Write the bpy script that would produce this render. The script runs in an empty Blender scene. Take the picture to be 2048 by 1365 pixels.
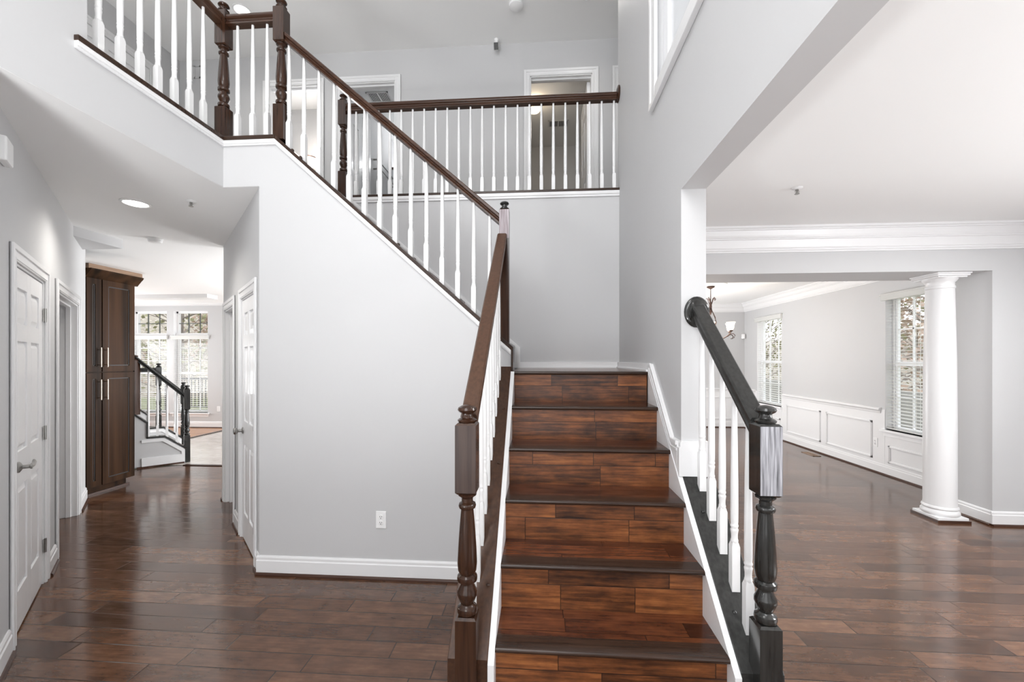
import bpy, bmesh, math, random
from mathutils import Vector, Matrix
random.seed(7)
PI = math.pi
Q = math.sqrt(.5)
S = bpy.context.scene
COL = S.collection

# ------------------------------------------------------------------ camera, world, lights, exposure
YAW = math.atan(57 / 820)
cam = bpy.data.cameras.new('camera')
cam.sensor_width = 36.0
cam.lens = 820 / 2048 * 36
cam.shift_y = 35.5 / 2048
cam.clip_start = .05
camo = bpy.data.objects.new('camera', cam)
COL.objects.link(camo)
camo.location = (0, 0, 1.534)
camo.rotation_euler = (PI / 2, 0, YAW)
S.camera = camo
S.view_settings.view_transform = 'Standard'
S.view_settings.look = 'None'
S.view_settings.gamma = 1
S.view_settings.use_curve_mapping = False
S.view_settings.exposure = 0.32
try:
    S.cycles.max_bounces = 10
    S.cycles.diffuse_bounces = 6
    S.cycles.sample_clamp_indirect = 4
except Exception:
    pass

W = bpy.data.worlds.new('overcast_sky')
S.world = W
W.use_nodes = True
nt = W.node_tree
nt.nodes.clear()
wo = nt.nodes.new('ShaderNodeOutputWorld')
bg = nt.nodes.new('ShaderNodeBackground')
tc = nt.nodes.new('ShaderNodeTexCoord')
sx = nt.nodes.new('ShaderNodeSeparateXYZ')
rp = nt.nodes.new('ShaderNodeValToRGB')
rp.color_ramp.elements[0].position = 0.0
rp.color_ramp.elements[0].color = (.93, .94, .95, 1)
rp.color_ramp.elements[1].position = .6
rp.color_ramp.elements[1].color = (.80, .86, .94, 1)
nt.links.new(tc.outputs['Generated'], sx.inputs[0])
nt.links.new(sx.outputs['Z'], rp.inputs[0])
nt.links.new(rp.outputs[0], bg.inputs[0])
bg.inputs[1].default_value = 2.1
nt.links.new(bg.outputs[0], wo.inputs[0])


def area(name, loc, rot, sx_, sy_, power, col=(1, .985, .965), spread=PI):
    l = bpy.data.lights.new(name, 'AREA')
    l.shape = 'RECTANGLE'
    l.size = sx_
    l.size_y = sy_
    l.energy = power
    l.color = col
    l.spread = spread
    o = bpy.data.objects.new(name, l)
    COL.objects.link(o)
    o.location = loc
    o.rotation_euler = rot
    return o


COOL = (.97, .985, 1)
# area lamps stand in for daylight from unseen windows that are not modelled
T = math.radians(18)    # upward lamp tilt, stands in for light bounced up by the ground outside
area('foyer_low_daylight_standin', (-.75, -2.28, 1.15), (PI / 2 + T, 0, 0), 2.3, 2.1, 28, COOL)
area('foyer_high_daylight_standin', (-.75, -2.28, 4.1), (PI / 2, 0, 0), 2.3, 2.2, 95, COOL)
area('living_front_daylight_standin', (2.7, -2.28, 1.5), (PI / 2 + T, 0, 0), 2.6, 1.7, 42, COOL)
area('living_side_daylight_standin', (4.48, .9, 1.5), (PI / 2 + T, 0, PI / 2), 2.4, 1.7, 105, COOL)
area('dining_side_fill', (.95, 7.6, 1.25), (PI / 2 + T, 0, -PI / 2), 2.4, 2.1, 80, COOL)  # added fill on the hidden dining side; no patio door there
area('family_side_fill', (-.9, 7.0, 1.4), (PI / 2 + T, 0, PI / 2), 3.0, 2.0, 150, COOL)  # added fill hidden behind the hall wall; no patio door there
area('family_left_daylight_standin', (-9.35, 6.7, 1.5), (PI / 2 + T, 0, -PI / 2), 3.0, 1.8, 90, COOL)
area('bathroom_fill', (-3.6, 6.25, 4.4), (-PI / 2, 0, 0), 1.2, 1.0, 16, COOL)  # added fill that makes the bathroom bright; no window there
area('hall_bath_fill', (-1.8, 7.6, 4.9), (-PI / 2, 0, 0), .8, .8, 22, COOL)  # added fill to lift the second bathroom; it has no window
area('foyer_top_fill', (-.8, .3, 5.0), (0, 0, 0), 1.0, 1.0, 20, (1, .97, .93))  # added downward fill high in the foyer, no fixture
area('living_down_fill', (3.5, 1.95, 2.7), (0, 0, 0), 1.0, 1.0, 66, (.98, .99, 1))  # added unseen fill that brightens the living room floor
# added upward fill lamps, unseen and without fixtures, to brighten the ceilings
for nm_, loc_, e_ in (('foyer_up_fill', (-1.5, -.5, .6), 74), ('living_up_fill', (2.9, -.3, .7), 22), ('dining_up_fill', (1.5, 7.6, .9), 34),
                      ('family_up_fill', (-3.4, 6.9, .9), 40), ('upper_hall_up_fill', (-3.7, 1.2, 3.7), 62)):
    area(nm_, loc_, (PI, 0, 0), .5, .5, e_, (.97, .985, 1))


# ------------------------------------------------------------------ materials
def newmat(name):
    m = bpy.data.materials.new(name)
    m.use_nodes = True
    t = m.node_tree
    b = t.nodes['Principled BSDF']
    return m, t, b


def N(t, kind, *ins, **kw):
    n = t.nodes.new(kind)
    for k, v in kw.items():
        setattr(n, k, v)
    for i, v in enumerate(ins):
        if v is None:
            continue
        if hasattr(v, 'links') or hasattr(v, 'is_linked'):
            t.links.new(v, n.inputs[i])
        else:
            n.inputs[i].default_value = v
    return n


def M_(t, op, a, b=None, c=None):
    return N(t, 'ShaderNodeMath', a, b, c, operation=op).outputs[0]


def ramp(t, fac, stops):
    n = t.nodes.new('ShaderNodeValToRGB')
    el = n.color_ramp.elements
    while len(el) < len(stops):
        el.new(.5)
    for e, (p, c) in zip(el, stops):
        e.position = p
        e.color = (*c, 1)
    t.links.new(fac, n.inputs[0])
    return n.outputs[0]


def mixc(t, fac, a, b):
    n = t.nodes.new('ShaderNodeMix')
    n.data_type = 'RGBA'
    for s, v in ((n.inputs[0], fac), (n.inputs[6], a), (n.inputs[7], b)):
        if hasattr(v, 'is_linked'):
            t.links.new(v, s)
        else:
            s.default_value = v if not isinstance(v, tuple) or len(v) == 4 else (*v, 1)
    return n.outputs[2]


def plain(name, col, rough=.5, metal=0, bump=0, bscale=200, emit=None, est=0, coat=0, var=0):
    m, t, b = newmat(name)
    b.inputs['Base Color'].default_value = (*col, 1)
    b.inputs['Roughness'].default_value = rough
    b.inputs['Metallic'].default_value = metal
    b.inputs['Coat Weight'].default_value = coat
    geo = N(t, 'ShaderNodeNewGeometry')
    nz = N(t, 'ShaderNodeTexNoise', geo.outputs['Position'])
    nz.inputs['Scale'].default_value = 3.0
    lo = tuple(c * (1 - var) for c in col)
    t.links.new(mixc(t, nz.outputs[0], lo, col), b.inputs['Base Color'])
    if bump:
        n2 = N(t, 'ShaderNodeTexNoise', geo.outputs['Position'])
        n2.inputs['Scale'].default_value = bscale
        bp = N(t, 'ShaderNodeBump')
        bp.inputs['Strength'].default_value = bump
        bp.inputs['Distance'].default_value = .002
        t.links.new(n2.outputs[0], bp.inputs['Height'])
        t.links.new(bp.outputs[0], b.inputs['Normal'])
    if emit:
        b.inputs['Emission Color'].default_value = (*emit, 1)
        b.inputs['Emission Strength'].default_value = est
    return m


def planks(name, uax, vax, w, lmin, lmax, stops, rough=.2, grain=.5, seam=.004, rows=None, coat=.3, idv_=.45, spec=.5, seamdark=.25, vofs=0.0):
    """boards run along uax; rows split along vax every w (or two rows inside each period w when rows=ratio)"""
    m, t, b = newmat(name)
    geo = N(t, 'ShaderNodeNewGeometry')
    sp = N(t, 'ShaderNodeSeparateXYZ', geo.outputs['Position'])
    u = sp.outputs['XYZ'.index(uax)]
    v = M_(t, 'ADD', sp.outputs['XYZ'.index(vax)], vofs)
    vw = M_(t, 'DIVIDE', v, w)
    fl = M_(t, 'FLOOR', vw)
    fr = M_(t, 'FRACT', vw)
    if rows:
        up = M_(t, 'GREATER_THAN', fr, rows)
        row = M_(t, 'MULTIPLY_ADD', fl, 2.0, up)
        d1 = M_(t, 'ABSOLUTE', M_(t, 'SUBTRACT', fr, rows))
        dv = M_(t, 'MULTIPLY', d1, w)
    else:
        row = fl
        dv = M_(t, 'MULTIPLY', M_(t, 'MINIMUM', fr, M_(t, 'SUBTRACT', 1.0, fr)), w)
    wn = N(t, 'ShaderNodeTexWhiteNoise', noise_dimensions='1D')
    t.links.new(M_(t, 'ADD', row, .37), wn.inputs['W'])
    wn2 = N(t, 'ShaderNodeTexWhiteNoise', noise_dimensions='1D')
    t.links.new(M_(t, 'ADD', row, 57.13), wn2.inputs['W'])
    L = M_(t, 'MULTIPLY_ADD', wn2.outputs['Value'], lmax - lmin, lmin)
    uu = M_(t, 'DIVIDE', M_(t, 'ADD', u, M_(t, 'MULTIPLY_ADD', wn.outputs['Value'], 3.0, 20.0)), L)
    cf = M_(t, 'FLOOR', uu)
    cr = M_(t, 'FRACT', uu)
    du = M_(t, 'MULTIPLY', M_(t, 'MINIMUM', cr, M_(t, 'SUBTRACT', 1.0, cr)), L)
    idv = N(t, 'ShaderNodeCombineXYZ', row, cf, 1.7)
    wid = N(t, 'ShaderNodeTexWhiteNoise', noise_dimensions='3D')
    t.links.new(idv.outputs[0], wid.inputs['Vector'])
    gv = N(t, 'ShaderNodeCombineXYZ', M_(t, 'MULTIPLY', u, 2.6), M_(t, 'MULTIPLY', v, 42.0), M_(t, 'MULTIPLY', wid.outputs['Value'], 40.0))
    g = N(t, 'ShaderNodeTexNoise', gv.outputs[0])
    g.inputs['Scale'].default_value = 1.6
    g.inputs['Detail'].default_value = 6
    g.inputs['Roughness'].default_value = .62
    bv = N(t, 'ShaderNodeCombineXYZ', M_(t, 'MULTIPLY', u, 6.5), M_(t, 'MULTIPLY', v, 15.0), M_(t, 'MULTIPLY', wid.outputs['Value'], 17.0))
    bl = N(t, 'ShaderNodeTexNoise', bv.outputs[0])
    bl.inputs['Scale'].default_value = 1.3
    bl.inputs['Detail'].default_value = 5
    bl.inputs['Roughness'].default_value = .6
    f = M_(t, 'ADD', M_(t, 'MULTIPLY', wid.outputs['Value'], idv_),
           M_(t, 'ADD', M_(t, 'MULTIPLY', M_(t, 'SUBTRACT', g.outputs[0], .5), grain),
              M_(t, 'MULTIPLY', M_(t, 'SUBTRACT', bl.outputs[0], .5), .9)))
    f = M_(t, 'ADD', f, .27)
    c = ramp(t, f, stops)
    dm = M_(t, 'MINIMUM', dv, du)
    sm = N(t, 'ShaderNodeMapRange', dm, 0.0, seam, 1.0, 0.0)
    dark = tuple(x * seamdark for x in stops[0][1])
    c = mixc(t, sm.outputs[0], c, dark)
    t.links.new(c, b.inputs['Base Color'])
    b.inputs['Roughness'].default_value = rough
    t.links.new(M_(t, 'MULTIPLY_ADD', g.outputs[0], .14, rough - .07), b.inputs['Roughness'])
    b.inputs['Specular IOR Level'].default_value = spec
    b.inputs['Coat Weight'].default_value = coat
    b.inputs['Coat Roughness'].default_value = .12
    bp = N(t, 'ShaderNodeBump')
    bp.inputs['Strength'].default_value = .15
    bp.inputs['Distance'].default_value = .003
    h = M_(t, 'ADD', M_(t, 'SUBTRACT', 1.0, sm.outputs[0]), M_(t, 'MULTIPLY', g.outputs[0], .08))
    t.links.new(h, bp.inputs['Height'])
    t.links.new(bp.outputs[0], b.inputs['Normal'])
    return m


def grainwood(name, c1, c2, axis='Z', rough=.3, coat=.2, scale=1.0, bump=.2):
    m, t, b = newmat(name)
    geo = N(t, 'ShaderNodeNewGeometry')
    mp = N(t, 'ShaderNodeMapping', geo.outputs['Position'])
    sc = {'X': (3, 60, 60), 'Y': (60, 3, 60), 'Z': (60, 60, 3)}[axis]
    mp.inputs['Scale'].default_value = tuple(s * scale for s in sc)
    g = N(t, 'ShaderNodeTexNoise', mp.outputs[0])
    g.inputs['Scale'].default_value = 1.2
    g.inputs['Detail'].default_value = 5
    c = ramp(t, g.outputs[0], [(.32, c1), (.68, c2)])
    t.links.new(c, b.inputs['Base Color'])
    b.inputs['Roughness'].default_value = rough
    b.inputs['Specular IOR Level'].default_value = .32
    b.inputs['Coat Weight'].default_value = coat * .3
    b.inputs['Coat Roughness'].default_value = .1
    bp = N(t, 'ShaderNodeBump')
    bp.inputs['Strength'].default_value = bump
    bp.inputs['Distance'].default_value = .001
    t.links.new(g.outputs[0], bp.inputs['Height'])
    t.links.new(bp.outputs[0], b.inputs['Normal'])
    return m


WALL = plain('grey_wall_paint', (.57, .57, .575), .6, var=.02)
CEIL = plain('ceiling_paint', (.86, .86, .855), .75, var=.01)
WHITE = plain('white_trim_paint', (.80, .80, .805), .32, coat=.1)
DOORW = plain('white_door_paint', (.83, .83, .835), .3, coat=.15)
BALW = plain('white_baluster_paint', (.82, .82, .82), .3, coat=.15)
PLASTIC = plain('white_plastic', (.87, .87, .87), .3)
SLOT = plain('dark_slot', (.03, .03, .03), .5)
FLOOR = planks('walnut_plank_floor', 'X', 'Y', .1205, .55, 1.15,
               [(0, (.024, .011, .006)), (.35, (.072, .033, .018)), (.7, (.130, .062, .034)), (1, (.22, .110, .058))], rough=.15, coat=0, seam=.0040, grain=.6, seamdark=.12, spec=.75)
RISER = planks('walnut_riser_boards', 'X', 'Z', .207, .3, .62,
               [(0, (.014, .005, .003)), (.28, (.072, .024, .008)), (.55, (.175, .058, .018)), (1, (.38, .140, .042))], rough=.34, grain=1.3, rows=.53, coat=.05, seam=.003, idv_=.32)
TREAD = planks('walnut_tread_boards', 'X', 'Y', .235, .45, .9,
               [(0, (.016, .005, .003)), (.35, (.065, .019, .008)), (.7, (.14, .043, .016)), (1, (.22, .074, .027))], rough=.2, grain=1.0, rows=.62, coat=.05, idv_=.35, seam=.003, vofs=-1.546)
NOSE = grainwood('dark_nosing_stain', (.022, .011, .007), (.046, .024, .015), 'X', .25, .5)
BROWN = grainwood('brown_stained_oak', (.022, .009, .005), (.048, .021, .011), 'Z', .24, 1.2)
BROWN.node_tree.nodes['Principled BSDF'].inputs['Specular IOR Level'].default_value = .2
BROWNX = grainwood('brown_rail_oak_across', (.030, .012, .007), (.062, .027, .014), 'X', .3, .2)
BROWNY = grainwood('brown_rail_oak_along', (.060, .028, .015), (.088, .042, .024), 'Y', .35, .15)
BLACK = grainwood('black_stained_oak', (.014, .014, .013), (.032, .032, .030), 'Z', .2, 1.6)
BLACKY = grainwood('black_rail_oak', (.020, .020, .019), (.038, .038, .036), 'Y', .3, .35)
CAPBROWN = grainwood('brown_cap_board', (.045, .020, .011), (.075, .034, .018), 'Y', .32, .2)
PALEGLARE = grainwood('glare_pale_oak', (.10, .10, .11), (.56, .56, .60), 'Z', .45, .1, 1.6, .5)  # daylight glare on the black newel's front, painted as pale grained wood
GLAREB = grainwood('glare_brown_oak', (.17, .13, .14), (.42, .38, .40), 'Z', .4, .1, 1.6, .4)  # glare on the landing newel's front face, put into the colour
FRONTOAK = grainwood('front_dark_oak', (.024, .013, .010), (.060, .037, .029), 'Z', .35, .2, .7, .3)  # dark grained oak for the left newel's front block face
CAB = grainwood('espresso_cabinet_wood', (.010, .005, .002), (.058, .026, .011), 'Z', .36, 0, .12, .05)
CAB.node_tree.nodes['Principled BSDF'].inputs['Specular IOR Level'].default_value = .07
CABG = plain('cabinet_groove_dark', (.012, .007, .005), .5)  # dark strips along the door panel edges
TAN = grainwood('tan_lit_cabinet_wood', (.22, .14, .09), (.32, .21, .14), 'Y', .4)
NICKEL = plain('satin_nickel', (.36, .355, .34), .28, 1)
CHAMP = plain('champagne_metal', (.80, .70, .58), .3, 1)
BRONZE = plain('oiled_bronze', (.09, .055, .045), .4, .6)
SHADEM = plain('frosted_shade', (.9, .88, .84), .4, emit=(1, .86, .70), est=2.2)
LAMPE = plain('lit_lens', (1, 1, 1), .4, emit=(1, .97, .92), est=6)
GLOBE = plain('lit_globe', (1, .95, .85), .4, emit=(1, .80, .52), est=5)
SHOE = grainwood('shoe_mould_wood', (.045, .02, .013), (.07, .032, .02), 'X', .3, .3)
TILE = planks('pale_tile', 'X', 'Y', .30, .6, .61, [(0, (.42, .38, .34)), (.5, (.55, .51, .47)), (1, (.68, .64, .6))], rough=.2, grain=.9, coat=.4, seam=.004, seamdark=.8)
ORANGE = planks('honey_oak_floor', 'X', 'Y', .08, .5, 1.0, [(0, (.30, .12, .045)), (.5, (.42, .19, .075)), (1, (.5, .24, .1))], rough=.3, grain=.3, seam=.002)
CARPET = plain('hall_carpet', (.45, .42, .39), .95, bump=.5, bscale=400)
GRASS = plain('winter_grass', (.25, .27, .12), .9, var=.4)
BARK = plain('tree_bark', (.34, .28, .24), .9, var=.5, bump=.5, bscale=20)
LEAF1 = plain('olive_leaves', (.42, .40, .22), .8, var=.5)
LEAF2 = plain('russet_leaves', (.58, .42, .32), .8, var=.5)
LITTER = planks('leaf_litter_woods', 'X', 'Y', 2.0, .5, 3, [(0, (.20, .17, .13)), (.5, (.48, .42, .34)), (1, (.72, .68, .60))], rough=.9, grain=2.2, coat=0, seam=.001, idv_=.2)
DECK = plain('deck_boards', (.40, .38, .36), .7, var=.3)
BLIND = plain('blind_vinyl', (.9, .9, .89), .35)
FRAMEW = plain('white_vinyl_frame', (.88, .88, .89), .3)
MUNT = plain('dark_muntin', (.10, .11, .10), .4)
GREYIRON = plain('black_railing_metal', (.02, .02, .02), .4, .5)
CAMB = plain('camera_black', (.012, .014, .013), .3)


def glassmat(name, tint=(1, 1, 1), fac=.05):
    m, t, b = newmat(name)
    t.nodes.remove(b)
    tr = N(t, 'ShaderNodeBsdfTransparent')
    tr.inputs[0].default_value = (*tint, 1)
    gl = N(t, 'ShaderNodeBsdfGlossy')
    gl.inputs['Roughness'].default_value = .02
    mx = N(t, 'ShaderNodeMixShader', .05, tr.outputs[0], gl.outputs[0])
    t.links.new(mx.outputs[0], t.nodes['Material Output'].inputs[0])
    return m


GLASS = glassmat('window_glass')
_t = BLIND.node_tree
_tl = N(_t, 'ShaderNodeBsdfTranslucent')
_tl.inputs[0].default_value = (.95, .95, .93, 1)
_mx = N(_t, 'ShaderNodeMixShader', .5, _t.nodes['Principled BSDF'].outputs[0], _tl.outputs[0])
_t.links.new(_mx.outputs[0], _t.nodes['Material Output'].inputs[0])
FOGGLASS = plain('frosted_pane', (.78, .8, .82), .25)


# ------------------------------------------------------------------ mesh helpers
class MB:
    def __init__(s, m=None):
        s.v, s.f, s.mi, s.m = [], [], [], m or Matrix.Identity(4)
        s.cur = 0

    def add(s, vs, fs, mi=None):
        o = len(s.v)
        s.v += [s.m @ Vector(p) for p in vs]
        s.f += [tuple(i + o for i in f) for f in fs]
        s.mi += [s.cur if mi is None else mi] * len(fs)
        return s

    def box(s, x0, x1, y0, y1, z0, z1, mi=None):
        x0, x1 = min(x0, x1), max(x0, x1)
        y0, y1 = min(y0, y1), max(y0, y1)
        z0, z1 = min(z0, z1), max(z0, z1)
        return s.add([(x0, y0, z0), (x1, y0, z0), (x1, y1, z0), (x0, y1, z0), (x0, y0, z1), (x1, y0, z1), (x1, y1, z1), (x0, y1, z1)],
                     [(0, 3, 2, 1), (4, 5, 6, 7), (0, 1, 5, 4), (1, 2, 6, 5), (2, 3, 7, 6), (3, 0, 4, 7)], mi)

    def prism(s, poly, ax, a, b, mi=None):
        """poly in the plane normal to ax; order: X->(y,z)  Y->(x,z)  Z->(x,y)"""
        def P(p, t):
            return {'X': (t, p[0], p[1]), 'Y': (p[0], t, p[1]), 'Z': (p[0], p[1], t)}[ax]
        n = len(poly)
        vs = [P(p, a) for p in poly] + [P(p, b) for p in poly]
        fs = [tuple(range(n - 1, -1, -1)), tuple(range(n, 2 * n))] + [(i, (i + 1) % n, n + (i + 1) % n, n + i) for i in range(n)]
        return s.add(vs, fs, mi)

    def lathe(s, prof, cx=0, cy=0, z0=0, seg=20, mi=None, rot=None):
        """prof: (r, z) pairs bottom to top"""
        vs, fs = [], []
        n = len(prof)
        for r, z in prof:
            for k in range(seg):
                a = 2 * PI * k / seg
                p = Vector((r * math.cos(a), r * math.sin(a), z))
                if rot:
                    p = rot @ p
                vs.append((cx + p.x, cy + p.y, z0 + p.z))
        for i in range(n - 1):
            for k in range(seg):
                k2 = (k + 1) % seg
                fs.append((i * seg + k, i * seg + k2, (i + 1) * seg + k2, (i + 1) * seg + k))
        fs.append(tuple(range(seg - 1, -1, -1)))
        fs.append(tuple((n - 1) * seg + k for k in range(seg)))
        return s.add(vs, fs, mi)

    def tube(s, pts, r, seg=8, mi=None):
        pts = [Vector(p) for p in pts]
        rs = r if isinstance(r, (list, tuple)) else [r] * len(pts)
        vs, fs = [], []
        up = Vector((0, 0, 1))
        for i, p in enumerate(pts):
            d = (pts[min(i + 1, len(pts) - 1)] - pts[max(i - 1, 0)]).normalized()
            a = d.cross(up)
            if a.length < 1e-3:
                a = d.cross(Vector((1, 0, 0)))
            a.normalize()
            b = d.cross(a).normalized()
            for k in range(seg):
                t = 2 * PI * k / seg
                vs.append(p + (a * math.cos(t) + b * math.sin(t)) * rs[i])
        for i in range(len(pts) - 1):
            for k in range(seg):
                k2 = (k + 1) % seg
                fs.append((i * seg + k, i * seg + k2, (i + 1) * seg + k2, (i + 1) * seg + k))
        fs.append(tuple(range(seg - 1, -1, -1)))
        fs.append(tuple((len(pts) - 1) * seg + k for k in range(seg)))
        return s.add(vs, fs, mi)

    def sweep(s, prof, pts, mi=None):
        """prof: (lateral, up) polygon kept vertical along a path of points"""
        pts = [Vector(p) for p in pts]
        n = len(prof)
        vs, fs = [], []
        for i, p in enumerate(pts):
            d0 = (pts[i] - pts[i - 1]) if i else pts[1] - pts[0]
            d1 = (pts[i + 1] - pts[i]) if i < len(pts) - 1 else d0
            a = Vector((d0.x, d0.y, 0)).normalized()
            b = Vector((d1.x, d1.y, 0)).normalized()
            mdir = (a + b).normalized()
            lat = Vector((mdir.y, -mdir.x, 0)) / max(.3, mdir.dot(a))
            for (l, u) in prof:
                vs.append(p + lat * l + Vector((0, 0, u)))
        for i in range(len(pts) - 1):
            for k in range(n):
                k2 = (k + 1) % n
                fs.append((i * n + k, i * n + k2, (i + 1) * n + k2, (i + 1) * n + k))
        fs.append(tuple(range(n)))
        fs.append(tuple((len(pts) - 1) * n + k for k in range(n - 1, -1, -1)))
        return s.add(vs, fs, mi)

    def obj(s, name, mats, parent=None, smooth=False, bevel=0, seg=2, loc=None):
        me = bpy.data.meshes.new(name)
        me.from_pydata([tuple(v) for v in s.v], [], s.f)
        if not isinstance(mats, (list, tuple)):
            mats = [mats]
        for mm in mats:
            me.materials.append(mm)
        me.polygons.foreach_set('material_index', s.mi)
        me.update()
        bm = bmesh.new()
        bm.from_mesh(me)
        bmesh.ops.recalc_face_normals(bm, faces=bm.faces)
        if smooth:
            for f in bm.faces:
                f.smooth = True
            for e in bm.edges:
                if len(e.link_faces) == 2 and e.calc_face_angle(0) > math.radians(40):
                    e.smooth = False
        bm.to_mesh(me)
        bm.free()
        o = bpy.data.objects.new(name, me)
        COL.objects.link(o)
        if parent:
            o.parent = parent
        if loc:
            o.location = loc
        if bevel:
            b = o.modifiers.new('bevel', 'BEVEL')
            b.width = bevel
            b.segments = seg
            b.limit_method = 'ANGLE'
            b.angle_limit = math.radians(50)
        return o


def tag(o, label=None, cat=None, group=None, kind=None):
    if label:
        o['label'] = label
    if cat:
        o['category'] = cat
    if group:
        o['group'] = group
    if kind:
        o['kind'] = kind
    return o


def thing(name, label, cat, loc=(0, 0, 0), rotz=0, group=None, kind=None):
    o = bpy.data.objects.new(name, None)
    o.empty_display_size = .1
    COL.objects.link(o)
    o.location = loc
    o.rotation_euler = (0, 0, rotz)
    return tag(o, label, cat, group, kind)


def copy_tree(o, parent=None):
    kids = [c for c in COL.objects if c.parent == o]
    c = o.copy()
    COL.objects.link(c)
    if parent:
        c.parent = parent
    for k in kids:
        copy_tree(k, c)
    return c


def struct(name, mb, mat, label, cat, **kw):
    return tag(mb.obj(name, mat, **kw), label, cat, kind='structure')


def wall_strips(mb, L, H, T, ops, z0=0.0, x0=0.0):
    """wall along local +x from x0 to L, thickness from y=0 to y=T, with openings (xa, xb, za, zb)"""
    ops = sorted(ops)
    x = x0
    for (a, b, za, zb) in ops:
        if a > x:
            mb.box(x, a, 0, T, z0, H)
        if za > z0:
            mb.box(a, b, 0, T, z0, za)
        if zb < H:
            mb.box(a, b, 0, T, zb, H)
        x = b
    if x < L:
        mb.box(x, L, 0, T, z0, H)
    return mb


def frame_m(x, y, ang, z=0):
    return Matrix.Translation((x, y, z)) @ Matrix.Rotation(ang, 4, 'Z')


# ------------------------------------------------------------------ setting: floors and ceilings
CL = 2.765     # lower ceiling
UF = 3.105     # upper floor
CU = 5.53      # upper ceiling
R_ = .207
RUN = .235

mb = MB()
mb.prism([(-9.5, -2.3), (4.54, -2.3), (4.54, 9.5), (.73, 9.5), (.73, 5.57), (-5.08, 5.57), (-5.573, 5.37), (-5.57, 4.7), (-9.5, 4.7)], 'Z', -.1, 0)
struct('floor', mb, FLOOR, 'dark walnut plank floor running through foyer, hall and living room', 'floor')
mb = MB().box(-6.75, .73, 5.57, 8.62, -.1, .0)
struct('floor', mb, TILE, 'pale shiny tile floor beyond the hall end', 'floor')
mb = MB().box(-9.5, -6.75, 4.7, 8.62, -.1, .0)
struct('floor', mb, ORANGE, 'honey coloured wood floor in front of the far tall windows', 'floor')
mb = MB()
mb.box(-6.78, -6.72, 5.9, 8.6, 0, .012)
struct('trim_1', mb, NOSE, 'thin dark threshold strip between tile and honey wood floor', 'threshold')
mb = MB().box(-5.12, -3.2, 5.54, 5.60, 0, .010)
struct('trim_2', mb, SHOE, 'brown threshold strip where walnut floor meets pale tile', 'threshold')

# lower ceilings (undersides of the upper floor slabs)
mb = MB()
mb.prism([(-9.5, -2.3), (-2.272, -2.3), (-2.272, 2.792), (-1.95, 2.792), (-1.95, 3.88), (.80, 3.88), (.80, 9.5), (-9.5, 9.5)], 'Z', CL, UF - .03)
struct('ceiling', mb, CEIL, 'low flat ceiling over the hall on the left', 'ceiling')
mb = MB().box(.80, 4.7, -2.4, 9.6, CL, CL + .2)
struct('ceiling', mb, CEIL, 'flat living and dining room ceiling on the right', 'ceiling')
mb = MB().box(-5.2, 3.2, -2.4, 8.2, CU, CU + .15)
struct('ceiling', mb, CEIL, 'high flat ceiling over foyer and upper landing', 'ceiling')
mb = MB()
mb.prism([(-4.95, -2.3), (-2.33, -2.3), (-2.33, 2.83), (-1.93, 2.83), (-1.93, 3.88), (3.0, 3.88), (3.0, 7.9), (-4.95, 7.9)], 'Z', UF - .03, UF)
struct('floor', mb, CARPET, 'upper landing floor behind the balcony balusters', 'floor')

# facade wall under the upper flight
FX = -1.875
def ztrim(x):       # bottom of white trim along the slope
    return 3.055 - .8904 * (x - FX) if x > FX else 3.055
def zcap(x):
    return 3.118 - .8904 * (x - FX) if x > FX else 3.118
mb = MB()
mb.prism([(-2.0, 0), (-.357, 0), (-.2, 0), (-.2, zcap(-.2) - .03), (FX, 3.09), (-2.27, 3.09), (-2.27, CL + .002), (-2.0, CL + .002)], 'Y', 2.79, 2.91)
struct('wall_facade', mb, WALL, 'grey wall below the upper flight with a sloped top edge', 'wall')
mb = MB().box(-2.39, -2.27, -2.3, 2.79, CL + .002, 3.09)
mb.box(-2.39, -2.27, -2.3, 1.905, 3.09, CU)
mb.box(-2.39, -2.27, -2.3, 1.50, 0, CL + .01)
struct('wall_left', mb, WALL, 'tall grey foyer wall with balcony band at the upper left', 'wall')
# landing back wall
mb = MB().box(-2.3, .725, 3.843, 3.96, 0, 3.085)
struct('wall_landing', mb, WALL, 'grey wall behind the stair landing below the upper hall railing', 'wall')
# right wall with opening to the living room and a high window
mb = MB()
mb.box(.725, .85, 2.174, 3.90, 0, 2.41)
mb.box(.725, .85, 3.9, 9.5, 0, CL + .1)
mb.box(.725, .85, -2.3, 3.90, 2.41, 3.20)
mb.box(.725, .85, 2.65, 3.90, 3.20, CU)
mb.box(.725, .85, -2.3, 1.45, 3.20, CU)
mb.box(.725, .85, 1.45, 2.65, 4.9, CU)
struct('wall_right', mb, WALL, 'tall grey wall at the right of the stairs above the living room opening', 'wall')
# high window in right wall (frosted, recessed)
w = thing('window_1', 'high white cased window on the tall right wall, cut by the top edge', 'window', (.725, 0, 0), kind='structure')
mb = MB()
for (ya, yb, za, zb) in ((2.60, 2.70, 3.13, 5.0), (1.36, 1.46, 3.13, 5.0)):
    mb.box(-.022, 0, ya, yb, za, zb)
    mb.box(-.03, 0, ya + (.07 if ya > 2 else -.002), yb + (.002 if ya > 2 else -.07), za - .001, zb)
mb.box(-.0215, -.0002, 1.461, 2.599, 3.132, 3.23)
mb.box(-.031, -.0005, 1.357, 2.703, 3.126, 3.155)
mb.box(-.022, 0, 1.36, 2.70, 4.88, 4.98)
mb.obj('casing', WHITE, w, bevel=.004)
mb = MB()
mb.box(.05, .09, 2.56, 2.65, 3.2, 4.9).box(.05, .09, 1.45, 1.53, 3.2, 4.9).box(.05, .09, 1.45, 2.65, 3.2, 3.29).box(.05, .09, 1.45, 2.65, 4.8, 4.9)
mb.obj('sash', FRAMEW, w, bevel=.004)
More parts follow.
